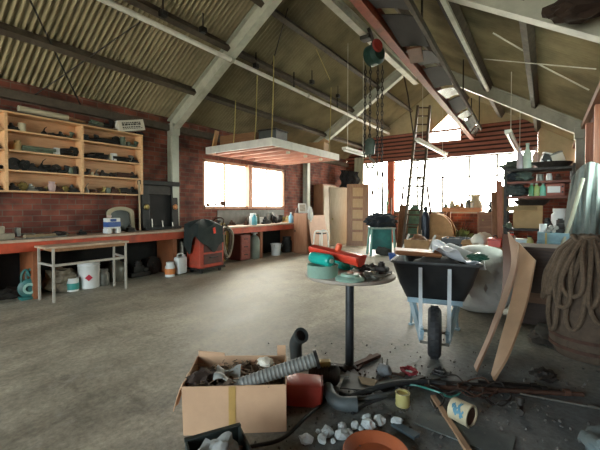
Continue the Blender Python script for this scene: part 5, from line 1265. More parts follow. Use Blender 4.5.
for s, e in ((-1, .11), (1, .13)):
    # front braces over the tub front, legs, handles
    MB().bar(wb_(s * .135, .115, .84), wb_(s * .125, -.04, .19), .035, .028, A).build('front_brace', mat('worn_white_brace', 'b6bfc2', .5, 0, .12, 10, dirt=.3), o)
    MB().bar(wb_(s * .115, -.04, .2), wb_(s * .24, .5, .42), .035, .13, Z).build('chassis_rail', PALEBLUE, o)
    MB().tube(spline([wb_(s * .24, .5, .42), wb_(s * .28, 1.0, .5), wb_(s * .29, 1.5, .62)], 5), .02, 8).build('handle', PALEBLUE, o, True)
    m = MB(); m.tube(spline([wb_(s * .24, .82, .46), wb_(s * .25, .86, .25), wb_(s * .26, .9, .015)], 5), .014, 8); m.box(wb_(s * .26, .9, .01), (.05, .07, .02)); m.build('leg', PALEBLUE, o, True)
    MB().box(wb_(s * .115, -.01, .22), (.025, .09, .13), Matrix((U, A, Z)).transposed(), .005).build('axle_bracket', PALEBLUE, o)
MB().bar(wb_(-.27, .325, .455), wb_(.27, .325, .455), .02, .05, Z).build('cross_member', PALEBLUE, o)
MB().bar(wb_(-.13, -.07, .16), wb_(.13, -.07, .16), .02, .025).build('front_bar', GREYMETAL, o)
# load of the barrow
zr_ = .885
def rot3(ax): return Matrix((U, A, Z)).transposed()
c = wb_(-.19, .62, zr_ + .045)
m = MB(); m.box(c, (.5, .34, .05), rot3(0) @ Euler((0, .04, .12)).to_matrix(), .02)
o = tag(m.build('wooden_board', mat('brown_board_grain', '8f5f3c', .5, 0, .2, 5)), 'thick brown board lying across the left of the wheelbarrow', 'board')
tag(MB().blob(wb_(0, .62, .72), (.31, .36, .17), .25, 2, 52, 3, None, YAW * .4).build('rubble_sack', mat('grey_rubble_sack', '5e5d58', .9, 0, .3, 12, bump=.5), None, True), 'grey sack of rubble filling the black wheelbarrow', 'sack')
def sh(u, v):
    a = .3 + .7 * v; x = -.02 + .5 * u
    return wb_(x, a, .93 + .05 * math.sin(u * 5 + 1) + .045 * math.sin(v * 7 + u * 4) + .06 * u * (1 - u) - .10 * max(0, u - .75) + .03 * math.sin(u * 17 + v * 13))
tag(MB().sheet(sh, 30, 24, .008).build('polythene_sheet', WHITESHEET, None, True), 'crumpled white polythene over the right of the wheelbarrow', 'sheet')
tag(MB().blob(wb_(.4, .32, .945), (.1, .06, .035), .4, 3, 9, 3).build('work_glove', mat('dark_green_glove', '1f4d3c', .7, 0, .25, 12), None, True), 'dark green glove on the right front corner of the wheelbarrow', 'glove')
# ---- big white woven sack behind the barrow
p = flo(483, 322)
def sack(o_, c, rx, ry, h, mt, seed):
    m = MB(); t = bmesh.new(); bmesh.ops.create_icosphere(t, subdivisions=4, radius=1)
    for v in t.verts:
        n = mnoise.noise(v.co * 2 + Vector((seed, seed, 0))) * .16 + .12 * mnoise.noise(v.co * 5 + Vector((0, seed, 0))) + .05 * math.sin(v.co.z * 9 + v.co.x * 14)
        k = 1 + n; z = v.co.z; xy = (1 - abs(z) ** 3.2) ** .35 if abs(z) < 1 else 0
        r = math.hypot(v.co.x, v.co.y) or 1; f = xy * (1.06 - .16 * (z + 1) / 2)
        k += .035 * math.sin(math.atan2(v.co.y, v.co.x) * 11 + 5 * mnoise.noise(v.co * 2)) * (1 - abs(z)) ; v.co = Vector((v.co.x / r * rx * f * k, v.co.y / r * ry * f * k, max(-1, z * 1.02) * h / 2 + h / 2 + .04 * n)) + c
        v.co.z = max(v.co.z, .004)
    t.verts.index_update(); m.add([v.co.copy() for v in t.verts], [[v.index for v in f.verts] for f in t.faces]); t.free()
    return m
c = flo(480, 316) + Vector((-.06, .3, 0))
tag(sack(None, c, .43, .36, .9, SACK, 3).build('woven_sack', SACK, None, True), 'big bulging white woven sack standing behind the wheelbarrow', 'sack')
# dark chest behind the leaning sheets
q0, q1 = flo(527, 330), flo(551, 333)
xa_, xb_, yy = -.28, .16, 5.0
o = thing('dark_chest', 'dark brown wooden chest in the shadow behind the leaning plywood', 'chest', (-.05, 5.25, 0))
MB().span((xa_, 5.0, .03), (xb_, 5.5, .93), .008).build('carcass', wood('dark_chest_timber', '33251c', '47352a', 0), o)
MB().span((xa_ - .02, 4.98, .93), (xb_ + .02, 5.52, .97), .008).build('lid', wood('dark_chest_lid', '3c2c21', '513c2e', 0), o)
MB().span((xa_ + .02, 4.985, .3), (xb_ - .02, 5.0, .42), .003).build('front_rail', wood('worn_rail', '6a4d36', '7d5d43', 0), o)
# two bowed plywood sheets leaning against the chest
def ply(L, Rr, lab, mt):
    """L,Rr: lists of (px,py,depthpoint) edges from foot to top"""
    Lp, Rp = spline(L, 8), spline(Rr, 8); n = min(len(Lp), len(Rp))
    def f(u, v):
        i = min(int(v * (n - 1)), n - 2); t = v * (n - 1) - i
        return Lp[i].lerp(Lp[i + 1], t).lerp(Rp[i].lerp(Rp[i + 1], t), u)
    return tag(MB().sheet(f, 4, 24, .02).build('plywood_sheet', mt, None, True), lab, 'plywood')
def at(px, py, Y): return ony(px, py, Y)
f0 = flo(476.5, 373); f1 = flo(474.5, 368)
f0.z = .012; f1.z = .012
PLY1 = mat('pinkish_plywood', 'ad8f78', .6, 0, .1, 4); PLY2 = mat('tan_plywood', 'b08f70', .6, 0, .1, 4)
d0, d1 = flo(481, 360), flo(480, 357); d0.z = d1.z = .012
ply([d1, at(489.5, 330, 4.15), at(502.5, 292, 4.55), at(503, 234, 5.0)], [d0, at(492, 334, 4.08), at(507, 292, 4.45), at(515, 236, 4.9)], 'dark sheet added as the shaded inner face of the pale bowed plywood', mat('shaded_ply_face', '5c3627', .6, 0, .15, 4))  # extra sheet; its dark colour paints the shaded inner face
ply([f1, at(489, 333, 3.85), at(504, 291, 4.25), at(512, 262, 4.5), at(508, 232, 4.75)], [f0, at(492, 337, 3.78), at(508, 296, 4.13), at(517, 268, 4.38), at(518.5, 244, 4.6)], 'left of two pale bowed plywood sheets leaning beside the wheelbarrow', PLY1)
g0 = flo(494, 382); g1 = flo(492, 376); g0.z = g1.z = .012
ply([g1, at(500.5, 342, 3.65), at(513, 293, 4.25), at(518, 242, 4.75)], [g0, at(511, 350, 3.5), at(527, 303, 4.0), at(535.5, 260, 4.4)], 'right of two pale bowed plywood sheets leaning beside the wheelbarrow', PLY2)
# ---- sacking-covered barrel hung with rope
c = Vector((.36, 4.40, 0))
o = thing('barrel', 'barrel wrapped in brown sacking by the right wall under heavy rope', 'barrel', c)
MB().lathe([(0, 0), (.27, 0), (.315, .12), (.32, .4), (.27, .75), (.17, 1.0), (.08, 1.08), (0, 1.08)], c, 30).build('barrel_body', HESS, o, True)
for z in (.1, .2): MB().lathe([(.3, z - .015), (.323, z - .015), (.323, z + .015), (.3, z + .015)], c, 30).build('hoop', RUST, o, True)
rr = random.Random(5)
rp = thing('rope_hank', 'heavy brown rope hank hung in long loops over the barrel by the right wall', 'rope', c + Vector((0, 0, .1)))
def brad(z):
    for (r1, z1), (r2, z2) in zip([(.315, .0), (.32, .4), (.27, .75), (.17, 1.0), (.08, 1.08)], [(.32, .4), (.27, .75), (.17, 1.0), (.08, 1.08), (.0, 1.1)]):
        if z <= z2: return r1 + (r2 - r1) * (z - z1) / (z2 - z1)
    return 0
for k in range(13):
    a0 = R(160 + 160 * k / 12 + rr.uniform(-6, 6)); wd_ = R(rr.uniform(7, 26)); lo_ = rr.uniform(.2, .6); ex = rr.uniform(.03, .075)
    P = []
    for i in range(25):
        t = i / 24; s = math.sin(math.pi * t)
        z = 1.12 + rr.uniform(0, .004) - (1.12 - lo_) * s ** .75
        a = a0 + wd_ * math.cos(math.pi * t) * (.25 + .75 * s) + .06 * math.sin(7 * t + k); q = brad(z) + ex + .01 * math.sin(9 * t + k)
        if z > 1.06: q = max(.05 + ex, q)
        P.append(c + Vector((q * math.cos(a), q * math.sin(a), z + ex * .3)))
    MB().tube(P, .021, 7).build('rope_loop', ROPE, rp, True)
m = MB(); m.tube([c + Vector(((.1 + .05 * math.sin(i * .9)) * math.cos(i * .55), (.1 + .05 * math.sin(i * .9)) * math.sin(i * .55), 1.12 + .012 * (i % 5))) for i in range(40)], .021, 7); m.build('rope_crown', ROPE, rp, True)
tag(MB().blob((.05, 4.62, .05), (.16, .3, .07), .5, 2.3, 61, 3, -.048).build('dirty_sack', mat('dark_sack', '3a352e', .95, 0, .3, 12, bump=.4), None, True), 'flat dirty sack on the floor left of the rope barrel', 'sack')
tag(MB().blob((.58, 3.75, .17), (.15, .3, .2), .4, 2.2, 66, 3, -.168).build('blue_grey_bundle', mat('dirty_blue_bundle', '4d5a5c', .9, 0, .3, 10, bump=.4), None, True), 'dirty blue-grey bundle at the right wall beside the rope barrel', 'bundle')

# ---- pedestal table
B0 = Vector((-1.41, 2.755, 0)); tz_ = .87
o = thing('pedestal_table', 'round pale top on a single dark steel post, loaded with tools', 'table', B0)
MB().lathe([(0, tz_ - .035), (.385, tz_ - .035), (.395, tz_ - .025), (.395, tz_ - .005), (.385, tz_), (0, tz_)], B0, 44).build('tabletop', mat('worn_pale_top', 'a49a8e', .6, 0, .15, 5, dirt=.35), o, True)
MB().tube([B0 + Vector((0, 0, .01)), B0 + Vector((0, 0, tz_ - .03))], .038, 18).build('post', mat('dark_steel_post', '3d4144', .35, .5, .25, 8), o, True)
m = MB(); m.lathe([(0, 0), (.07, 0), (.07, .02), (.045, .05), (0, .05)], B0, 18); m.build('post_collar', BLACK2, o)
for a in (75, 200, 318): 
    d = Vector((math.cos(R(a)), math.sin(R(a)), 0)); MB().bar(B0 + d * .04 + Vector((0, 0, .018)), B0 + d * .42 + Vector((0, 0, .014)), .05, .028).build('foot', RUST if a == 75 else BLACK2, o)
def T(px, py, dz=0): return onz(px, py, tz_ + dz)
# green bowl-shaped pan
c = T(322.5, 276); R1 = .125
o = thing('enamel_pan', 'pale green open enamel pan at the left of the pedestal table', 'pan', c)
MB().lathe([(0, .0), (R1, .0), (R1 + .004, .01), (R1 + .004, .092), (R1 + .009, .1), (R1 - .006, .1), (R1 - .008, .012), (0, .012)], c, 36).build('pan_body', PALETEAL, o, True)
MB().tube([c + Vector((-.05, -.03, .06)), c + Vector((.06, .05, .085))], .012, 7).build('inner_bar', TEAL, o)
# red gun-like tool: long red hollow trough with stub handle
e0, e1 = onz(313, 251, tz_ + .19), onz(361, 262.5, tz_ + .13)
d = (e1 - e0).normalized(); 
o = thing('red_tool_housing', 'long bright red tool housing lying on top of the teal cylinders', 'housing', (e0 + e1) / 2)
m = MB(); P = []; N = 16
upv = Vector((0, 0, 1)); sv = d.cross(upv).normalized(); nv = sv.cross(d)
L = (e1 - e0).length
def trough(u, v):
    a = math.pi * (1.08 * v - .04); rr_ = .062 + .018 * u
    return e0 + d * (L * u) + sv * (rr_ * math.cos(a)) * 1.15 - nv * (rr_ * math.sin(a)) * .9
m.sheet(lambda u, v: trough(u, v) + nv * .04, 10, 14, .012); m.prism([(-.065, 0), (.065, 0), (.05, -.05), (-.05, -.05)], .012, Matrix((sv, nv, d)).transposed(), e0 + nv * .04)
m.prism([(-.088, .004), (.088, .004), (.06, -.065), (-.06, -.065)], .012, Matrix((sv, nv, d)).transposed(), e1 + nv * .04)
m.sheet(lambda u, v: e0 + d * (L * u) + sv * ((v - .5) * 2 * (.062 + .018 * u)) + nv * (.042 + .012 * math.sin(math.pi * v)), 6, 6, .01)
m.build('housing', RED, o, True)
p = onz(340, 247, tz_ + .22); MB().lathe([(0, -.02), (.022, -.02), (.026, .02), (.026, .05), (.02, .06), (0, .06)], e0.lerp(e1, .52) + nv * .055, 14, nv + d * .2).build('stub_handle', mat('orange_red_stub', 'd6603c', .4, 0, .1, 8), o, True)
# teal cylinders under it
for i, (pa, pb, dz, r, l_) in enumerate([((311, 262), (331, 268), .108, .05, 'left teal cylinder under the red tool housing'), ((335, 266), (351, 272), .055, .055, 'right teal cylinder under the red tool housing')]):
    a_, b_ = onz(pa[0], pa[1] - 2, tz_ + dz + r * 0), onz(pb[0], pb[1] - 3, tz_ + dz)
    if i == 0: a_ = onz(312, 257, tz_ + .15); b_ = onz(331, 261, tz_ + .15)
    else: a_ = onz(336, 262, tz_ + .056); b_ = onz(351, 265, tz_ + .056)
    ax = (b_ - a_); ln = ax.length; ax.normalize()
    o = thing('teal_cylinder', l_, 'cylinder', (a_ + b_) / 2 - Vector((0, 0, r)))
    MB().lathe([(0, 0), (r * .7, .0), (r * .95, .012), (r, .03), (r, ln - .03), (r * .95, ln - .012), (r * .7, ln), (0, ln)], a_, 24, ax).build('cylinder_body', mat('bright_teal_enamel', '1fa59a', .25, 0, .1, 8), o, True)
    MB().lathe([(0, ln), (r * .35, ln), (r * .35, ln + .015), (0, ln + .015)], a_, 14, ax).build('end_boss', PALETEAL, o, True)
# pale green disc (grinder wheel guard)
c = T(350, 280)
o = thing('green_flange', 'pale green flanged disc at the front of the pedestal table', 'flange', c)
MB().lathe([(0, 0), (.115, 0), (.12, .012), (.11, .026), (.075, .034), (.07, .052), (.03, .056), (.03, .04), (0, .04)], c, 34).build('disc', PALETEAL, o, True); MB().lathe([(0, .04), (.026, .04), (.026, .066), (.012, .07), (0, .07)], c, 16).build('centre_boss', mat('pink_rust', 'a07a66', .6, .1, .25, 12), o, True)
for i, (px, py, w_, k, cl, l_) in enumerate([(367, 271, .15, 'rag', 'g', 'dark grimy rag at the back of the pedestal table'), (371, 279, .13, 'rag', 's', 'grey crumpled rag beside the green flanged disc'), (382, 275, .14, 'casting', 'g', 'dark casting at the right edge of the pedestal table'), (358, 268, .1, 'elbow', 'n', 'dull green pipe bend behind the green flanged disc')]):
    fn, dsc, cat_ = KINDS[k]; q = T(px, py); tag(fn((q.x, q.y, tz_ + .001), w_, None).build(NAMES[k], COLS[cl][0], None, True), l_, cat_)
p0, p1 = T(368, 284), T(391, 277)
tag(MB().sheet(lambda u, v: p0.lerp(p1, u) + Vector((-.06 * v, .1 * v, .012 + .012 * u)), 4, 2, .006).build('metal_plate', GREYMETAL), 'grey metal plate lying on the front right edge of the pedestal table', 'plate')
# ================================================================== scrap in the foreground
# ---- cardboard box of debris
fl_, fr_ = flo(184, 436), flo(286, 432)
ud = (fr_ - fl_).normalized(); wB = (fr_ - fl_).length; bd_ = Vector((-ud.y, ud.x, 0)); hB = .315; dB = .40
o = thing('cardboard_box', 'open cardboard box of debris in the foreground', 'box', (fl_ + fr_) / 2 + bd_ * dB / 2)
def bp(u, d_, z): return fl_ + ud * (wB * u) + bd_ * (dB * d_) + Vector((0, 0, z))
m = MB(); t_ = .008
def wall(a, b, c_, d_, n=8):
    m.sheet(lambda u, v: a.lerp(b, u).lerp(d_.lerp(c_, u), v), n, 3, t_)
wall(bp(0, 0, 0.005), bp(1, 0, 0.005), bp(1, 0, hB - .005), bp(-.015, .0, hB)); wall(bp(1, 0, .005), bp(1, 1, .005), bp(1.01, 1, hB + .01), bp(1, 0, hB - .005))
wall(bp(1, 1, .005), bp(0, 1, .005), bp(-.01, 1.02, hB + .02), bp(1.01, 1, hB + .01)); wall(bp(0, 1, .005), bp(0, 0, .005), bp(-.015, 0, hB), bp(-.01, 1.02, hB + .02)); wall(bp(0, 0, .006), bp(1, 0, .006), bp(1, 1, .006), bp(0, 1, .006))
m.build('box_body', CARD, o)
m = MB(); m.sheet(lambda u, v: bp(-.015 - .09 * v, .02 + .5 * u, hB - .16 * v ** 1.5 + .01 * math.sin(9 * u)), 6, 5, .006); m.build('box_flap', CARD, o)
m = MB(); m.sheet(lambda u, v: bp(.0 + .3 * u, 1.02 + .0 * v, hB - .01 + .07 * v * (1 - .3 * u)), 5, 3, .006); m.build('box_flap', CARD, o)
m = MB(); m.sheet(lambda u, v: bp(1.01 - .1 * u, 1.02 + .1 * v, hB + .01 + .06 * v), 3, 3, .006); m.build('box_flap', CARD, o)
M_ = Matrix((ud, bd_, Vector((0, 0, 1)))).transposed()
MB().box(bp(.47, -.012, hB * .5), (.045, .003, hB * .98), M_).build('packing_tape', mat('yellowed_tape', 'b08f55', .4, 0, .12, 9), o)
# debris in it
tag(MB().sheet(lambda u, v: bp(.03 + .94 * u, .04 + .92 * v, .235 + .06 * mnoise.noise(Vector((u * 4, v * 4, 2))) + .05 * mnoise.noise(Vector((u * 13, v * 13, 7))) + .03 * (1 - abs(2 * u - 1))), 48, 34, .01).build('box_debris', DIRT, None, True), 'dry brown debris filling the cardboard box', 'debris', kind='stuff')
m = MB(); rr = random.Random(11)
for k in range(150):
    u, v = rr.uniform(.06, .94), rr.uniform(.08, .92); p = bp(u, v, .27 + rr.uniform(0, .05)); a = rr.uniform(0, 6.28); l = rr.uniform(.02, .07)
    m.bar(p, p + Vector((l * math.cos(a), l * math.sin(a), rr.uniform(-.01, .02))), rr.uniform(.004, .009), .004)
tag(m.build('shavings', mat('dark_and_light_shavings', '5b4a3a', .9, 0, scale=40, col2='98836a'), None), 'wood shavings scattered over the debris in the cardboard box', 'shavings', kind='stuff')
pl = MB().sheet(lambda u, v: bp(.26 + .26 * u, .2 + .5 * v - .1 * u, .305 + .025 * math.sin(u * 5 + v * 3) + .015 * math.sin(9 * v)), 14, 12, .006).build('metal_offcut', mat('crumpled_tin', '8d918d', .5, .2, .15, 7, bump=.2), None, True)
tag(pl, 'crumpled pale tin offcut on the debris in the cardboard box', 'scrap')
tag(MB().blob(bp(.78, .72, .33), (.06, .05, .03), .3, 3, 15, 3).build('paper_scrap', PAPER, None, True), 'small white scrap at the back right of the cardboard box', 'scrap')
tag(MB().blob(bp(.12, .35, .29), (.08, .11, .055), .5, 3, 16, 3).build('rag', mat('dark_brown_rag', '3c2f27', .95, 0, .3, 12, bump=.5), None, True), 'dark brown rag at the left inside the cardboard box', 'rag')
# ribbed hose out of box
a_, b_ = onz(240, 384, .30), onz(317, 357, .46)
b_ = bp(1.22, .62, .43)
tgt = onz(316.5, 359, .44); b_ = tgt
N = 60; rr_ = []; P = []
for i in range(N + 1):
    t = i / N; P.append(a_.lerp(b_, t)); rr_.append((.043 if i % 3 else .047) * (.85 + .15 * min(1, t * 1.5)))
o = thing('ribbed_hose', 'thick grey ribbed hose sticking out of the cardboard box', 'hose', (a_ + b_) / 2)
m = MB(); m.tube(P, rr_, 18, caps=False); m.build('hose_wall', GREYHOSE, o, True)
dv = (b_ - a_).normalized(); MB().lathe([(.043, -.01), (.06, -.01), (.06, .012), (.038, .012), (.038, -.06), (0, -.06)], b_, 24, dv).build('end_cuff', BLACK, o, True)
# black elbow pipe behind the box
q = flo(297, 364); 
o = thing('pipe_elbow', 'black pipe elbow standing on the floor behind the cardboard box', 'pipe', q)
k_ = [q + Vector((0, 0, .002)), q + Vector((-.012, 0, .12)), q + Vector((-.005, -.01, .2)), q + Vector((.035, -.02, .262)), q + Vector((.07, -.035, .29))]
P = spline(k_, 6); m = MB(); m.tube(P, [.056 + .006 * (i / len(P)) for i in range(len(P))], 18, caps=False); m.build('elbow_wall', SLATE, o, True); MB().tube(P[:-2], .05, 18).build('shaded_bore', BLACK, o, True)  # black inner tube paints the shade inside the pipe mouth
dd = (P[-1] - P[-2]).normalized(); MB().lathe([(.05, -.012), (.07, -.012), (.07, .012), (.05, .012)], P[-1], 20, dd).build('socket_rim', SLATE, o, True)
# red fuel can lying right of the box
q = flo(303, 408); 
o = thing('fuel_can', 'faded red plastic can lying between the box and the pedestal', 'can', q + bd_ * .08)
cc = q + bd_ * .09 + Vector((0, 0, .085)); m = MB(); m.box(cc + ud * .01, (.27, .2, .165), M_ @ Euler((0, R(3), R(-6))).to_matrix(), .022); m.build('can_body', DULLRED, o, True)
MB().box(cc + ud * .148, (.012, .17, .14), M_ @ Euler((0, R(3), R(-6))).to_matrix(), .01).build('end_ridge', mat('dark_red_plastic', '7e2f28', .5, 0, .15, 7), o)
# dark open crate with canvas in the very foreground
k0, k1 = onz(186, 440, .19), onz(239, 425, .19)
k0.z = k1.z = 0; e1_ = (k1 - k0).normalized(); e2_ = Vector((e1_.y, -e1_.x, 0)); wK = (k1 - k0).length
M2 = Matrix((e1_, e2_, Vector((0, 0, -1)))).transposed(); M2 = Matrix((e1_, -e2_, Vector((0, 0, 1)))).transposed()
o = thing('plastic_crate', 'dark open crate at the bottom edge of the view in front of the cardboard box', 'crate', k0 + e1_ * wK / 2 + e2_ * .17)
kc = k0 + e1_ * wK / 2 + e2_ * .17; m = MB(); hK = .19
for s in (-1, 1):
    m.box(kc + e1_ * s * wK / 2 + Vector((0, 0, hK / 2)), (.012, .34, hK), M2, .003); m.box(kc + e2_ * s * .17 + Vector((0, 0, hK / 2)), (wK, .012, hK), M2, .003)
m.box(kc + Vector((0, 0, .008)), (wK, .34, .016), M2); m.build('crate_body', mat('black_green_plastic', '2e3532', .5, 0, .25, 8), o)
for s in (-1, 1): MB().box(kc + e2_ * s * .17 + Vector((0, 0, hK)), (wK + .02, .03, .014), M2, .004).build('crate_rim', mat('black_green_plastic', '2e3532'), o)
tag(MB().blob(kc - e1_ * .02 + Vector((0, 0, .125)), (.1, .13, .115), .45, 2.2, 23, 4, -.108).build('canvas_bundle', GREYCLOTH, None, True), 'grey canvas bundle stuffed in the dark foreground crate', 'canvas')
# stones
for i, (px, py, s) in enumerate([(306, 441, 5.5), (327, 434, 5.5), (322, 441, 4.5), (341, 437, 5.5), (342, 429, 4.5), (349, 434, 3.6), (355, 427, 4.2), (368, 427, 6), (367, 419, 3.6), (379, 423, 5), (397, 424, 4.6), (333, 442, 2.6), (361, 430, 2.4), (318, 432, 2.2)]):
    q = flo(px, py + s * .3); D = q.y * math.cos(YAW) - q.x * math.sin(YAW); r = 1.22 * s * D / FPX
    tag(MB().blob(q + Vector((0, 0, r * .62)), (r * 1.05, r * .85, r * .8), .45, 1.6, i * 3.3 + 1, 2, -r * .6, i * 1.3).build('stone', STONE, None), ['chunky', 'rounded', 'angular'][i % 3] + f' white stone beside the terracotta dish, {["first","second","third","fourth","fifth","sixth","seventh","eighth","ninth","tenth","eleventh","twelfth","thirteenth","fourteenth"][[306,318,322,327,333,341,342,349,355,361,367,368,379,397].index(px)]} from the left', 'stone', 'white stones on the floor')
# terracotta dish
q = flo(376, 460)
tag(MB().lathe([(0, .012), (.13, .012), (.17, .05), (.185, .055), (.19, .045), (.15, .0), (0, .0)], q, 44).build('terracotta_dish', TERRA, None, True), 'large round terracotta dish at the bottom edge of the view', 'dish')
# slate elbow lying on the floor
q = [flo(328, 394), flo(331, 404), flo(340, 411), flo(357, 412)]
for v in q: v.z = .055
P = spline(q, 6); m = MB(); m.tube(P, [.04 + .012 * i / len(P) for i in range(len(P))], 16, caps=False); m.tube(P[:-1], .036, 14)
tag(m.build('pipe_bend', mat('blue_grey_pipe', '525b5d', .55, .1, .15, 8), None, True), 'blue-grey pipe bend lying beside the faded red can', 'pipe')
# motor and plates round the pedestal foot
q = flo(325, 384); ax = (flo(345, 386) - q).normalized()
o = thing('electric_motor', 'dark dirty electric motor lying left of the pedestal foot', 'motor', q)
MB().lathe([(0, -.13), (.05, -.13), (.075, -.1), (.08, -.08), (.08, .08), (.075, .1), (.05, .12), (0, .12)], q + Vector((0, 0, .083)), 22, ax).build('motor_body', BLACK2, o, True)
MB().tube([q + Vector((0, 0, .083)) + ax * .12, q + Vector((0, 0, .083)) + ax * .2], .014, 10).build('shaft', GREYMETAL, o)
MB().box(q + Vector((0, 0, .17)), (.09, .07, .05), YAW, .008).build('terminal_box', BRASS, o)
for k in range(7): MB().lathe([(.079, -.004), (.086, -.004), (.086, .004), (.079, .004)], q + Vector((0, 0, .084)) + ax * (-.07 + .023 * k), 22, ax).build('cooling_fin', BLACK2, o, True)
a1, a2, a3, a4 = flo(347, 378), flo(385, 393), flo(372, 399), flo(340, 396)
def quad(a, b, c_, d_, z): return lambda u, v: a.lerp(b, u).lerp(d_.lerp(c_, u), v) + Vector((0, 0, z))
tag(MB().sheet(quad(a1, a2, a3, a4, .06), 2, 2, .008).build('steel_plate', mat('dark_dull_plate', '3e4342', .5, .4, .25, 8)), 'dark steel plate lying in front of the pedestal foot', 'plate')
a1, a2, a3, a4 = flo(358, 385), flo(378, 389), flo(374, 395), flo(362, 393)
tag(MB().sheet(quad(a1, a2, a3, a4, .072), 2, 2, .006).build('brown_paper_piece', mat('khaki_card', '7d6c50', .8, 0, .15, 8)), 'khaki card scrap lying on the dark steel plate', 'card')
# right angle iron behind the foot
tag(MB().bar(flo(357, 371) + Vector((0, 0, .012)), flo(371, 356) + Vector((0, 0, .012)), .025, .02).build('angle_iron', RUST), 'rusty angle iron lying behind the pedestal foot', 'iron bar')
tag(MB().bar(flo(382, 392) + Vector((0, 0, .02)), flo(424, 380) + Vector((0, 0, .02)), .035, .03).build('flat_bar', BLACK2), 'dark flat bar lying right of the pedestal plate', 'iron bar')
# hoses and cables
def cable(pts, r, mt, lab, cat_='cable', nm='cable', z0=None):
    P = []
    for i, (px, py) in enumerate(pts):
        q = flo(px, py); q.z = r + .001 + (.02 * ((i * 7) % 3) if i not in (0, len(pts) - 1) else 0); P.append(q)
    S_ = spline(P, 7)
    for v in S_: v.z = max(v.z, r + .001)
    return tag(MB().tube(S_, r, 8).build(nm, mt, None, True), lab, cat_)
cable([(250, 449), (282, 444), (306, 425), (322, 405), (331, 392)], .012, BLACK, 'black hose curving from the bottom edge up to the pipe bend', 'hose', 'rubber_hose')
cable([(342, 404), (362, 398), (392, 392), (420, 385), (446, 388)], .022, RUBBER, 'thick black hose running right from the pedestal foot', 'hose', 'rubber_hose')
cable([(352, 415), (368, 408), (390, 402), (399, 392), (392, 388)], .014, RUBBER, 'black hose curling left of the yellow tin', 'hose', 'rubber_hose')
cable([(340, 397), (360, 404), (382, 404), (396, 398)], .02, SLATE, 'grey-black hose half loop behind the white stones', 'hose', 'rubber_hose')
cable([(398, 386), (415, 389), (437, 398), (452, 398), (470, 390)], .008, TEAL, 'thin teal cable beside the yellow tin', 'cable')
for i, (cx_, cy_, rx_, ry_, l_) in enumerate([(450, 388, 21, 8, 'tangled dark wire loop behind the paint can, leftmost of three'), (478, 391, 20, 8, 'tangled dark wire loop behind the paint can, middle of three'), (497, 397, 14, 10, 'tangled dark wire loop right of the paint can, rightmost of three')]):
    pts = [(cx_ + rx_ * math.cos(a) * (1 + .1 * math.sin(a * 3)), cy_ + ry_ * math.sin(a + .2)) for a in [k * .62 for k in range(18)]]
    cable(pts, .006, BLACK2 if i != 1 else RUST, l_, 'wire', 'wire_loop')
cable([(404, 381), (430, 392), (444, 404), (436, 410), (430, 400)], .006, BLACK, 'thin black wire snaking below the red netting', 'wire', 'wire_loop')
for i, (pa, pb, r, mt, l_) in enumerate([((410, 381), (560, 393), .014, BLACK2, 'long dark iron rod farther back across the floor behind the paint can'), ((425, 389), (583, 397), .018, RUST, 'long rusty pipe across the floor just behind the paint can'), ((520, 395), (600, 410), .009, GREYMETAL, 'thin grey rod slanting to the right edge'), ((478, 383), (540, 388), .012, BLACK, 'short black rod near the plywood feet'), ((376, 372), (405, 377), .012, RUST, 'short rusty rod beside the grey plug')]):
    a_, b_ = flo(*pa), flo(*pb); a_.z = b_.z = r + .001
    m = MB(); m.tube([a_, a_.lerp(b_, .5), b_], r, 8); m.lathe([(r, -.02), (r * 1.5, -.02), (r * 1.5, .02), (r, .02)], a_.lerp(b_, .9) + Vector((0, 0, r * .5)), 10, b_ - a_)
    tag(m.build('iron_rod', mt), l_, 'rod')
# yellow tin
q = flo(402.5, 405); q.z = 0
o = thing('small_tin', 'pale yellow open tin standing on the floor', 'tin', q)
MB().lathe([(0, 0), (.05, 0), (.053, .006), (.05, .012), (.05, .088), (.053, .094), (.046, .094), (.046, .08), (0, .08)], q, 24).build('tin_body', YELLOW, o, True); MB().lathe([(.043, .0905), (.0465, .0905), (.0465, .0945), (.043, .0945)], q, 24).build('tin_rim', GREYMETAL, o)
# paint can on its side
a_, b_ = flo(452, 421), flo(474, 424); r = .072
a_ = onz(453, 407.5, r); b_ = onz(472, 417, r); ax = (b_ - a_).normalized(); Lc = (b_ - a_).length
o = thing('paint_can', 'cream paint can with blue smears lying on its side', 'can', (a_ + b_) / 2 - Vector((0, 0, r)))
MB().lathe([(0, 0), (r, 0), (r * 1.03, .004), (r * 1.0, .01), (r, Lc - .012), (r * 1.03, Lc - .006), (r * 1.02, Lc), (r * .86, Lc), (r * .86, Lc - .02), (0, Lc - .02)], a_, 30, ax).build('can_body', CREAM, o, True)
MB().lathe([(0, Lc - .019), (r * .85, Lc - .019), (r * .85, Lc - .012), (0, Lc - .012)], a_, 26, ax).build('dark_lid', RUST, o)
v1 = ax.cross(Vector((0, 0, 1))).normalized(); fc_ = -1 if v1.dot(O - a_) < 0 else 1
m = MB()
for k, (t0_, t1_, b0, b1) in enumerate([(.3, .5, .1, .8), (.5, .62, .3, 1.25), (.62, .8, .0, .55), (.2, .3, .6, 1.0)]):
    def pt(u, v, t0_=t0_, t1_=t1_, b0=b0, b1=b1):
        an = b0 + (b1 - b0) * v + .12 * math.sin(u * 7 + k); t = t0_ + (t1_ - t0_) * u + .03 * math.sin(v * 9)
        return a_ + ax * (Lc * t) + (v1 * fc_ * math.cos(an) + Vector((0, 0, 1)) * math.sin(an)) * (r + .001)
    m.sheet(pt, 6, 8, .002)
m.build('paint_smear', mat('blue_paint_smear', '4f8296', .5, 0, .15, 9), o, True)
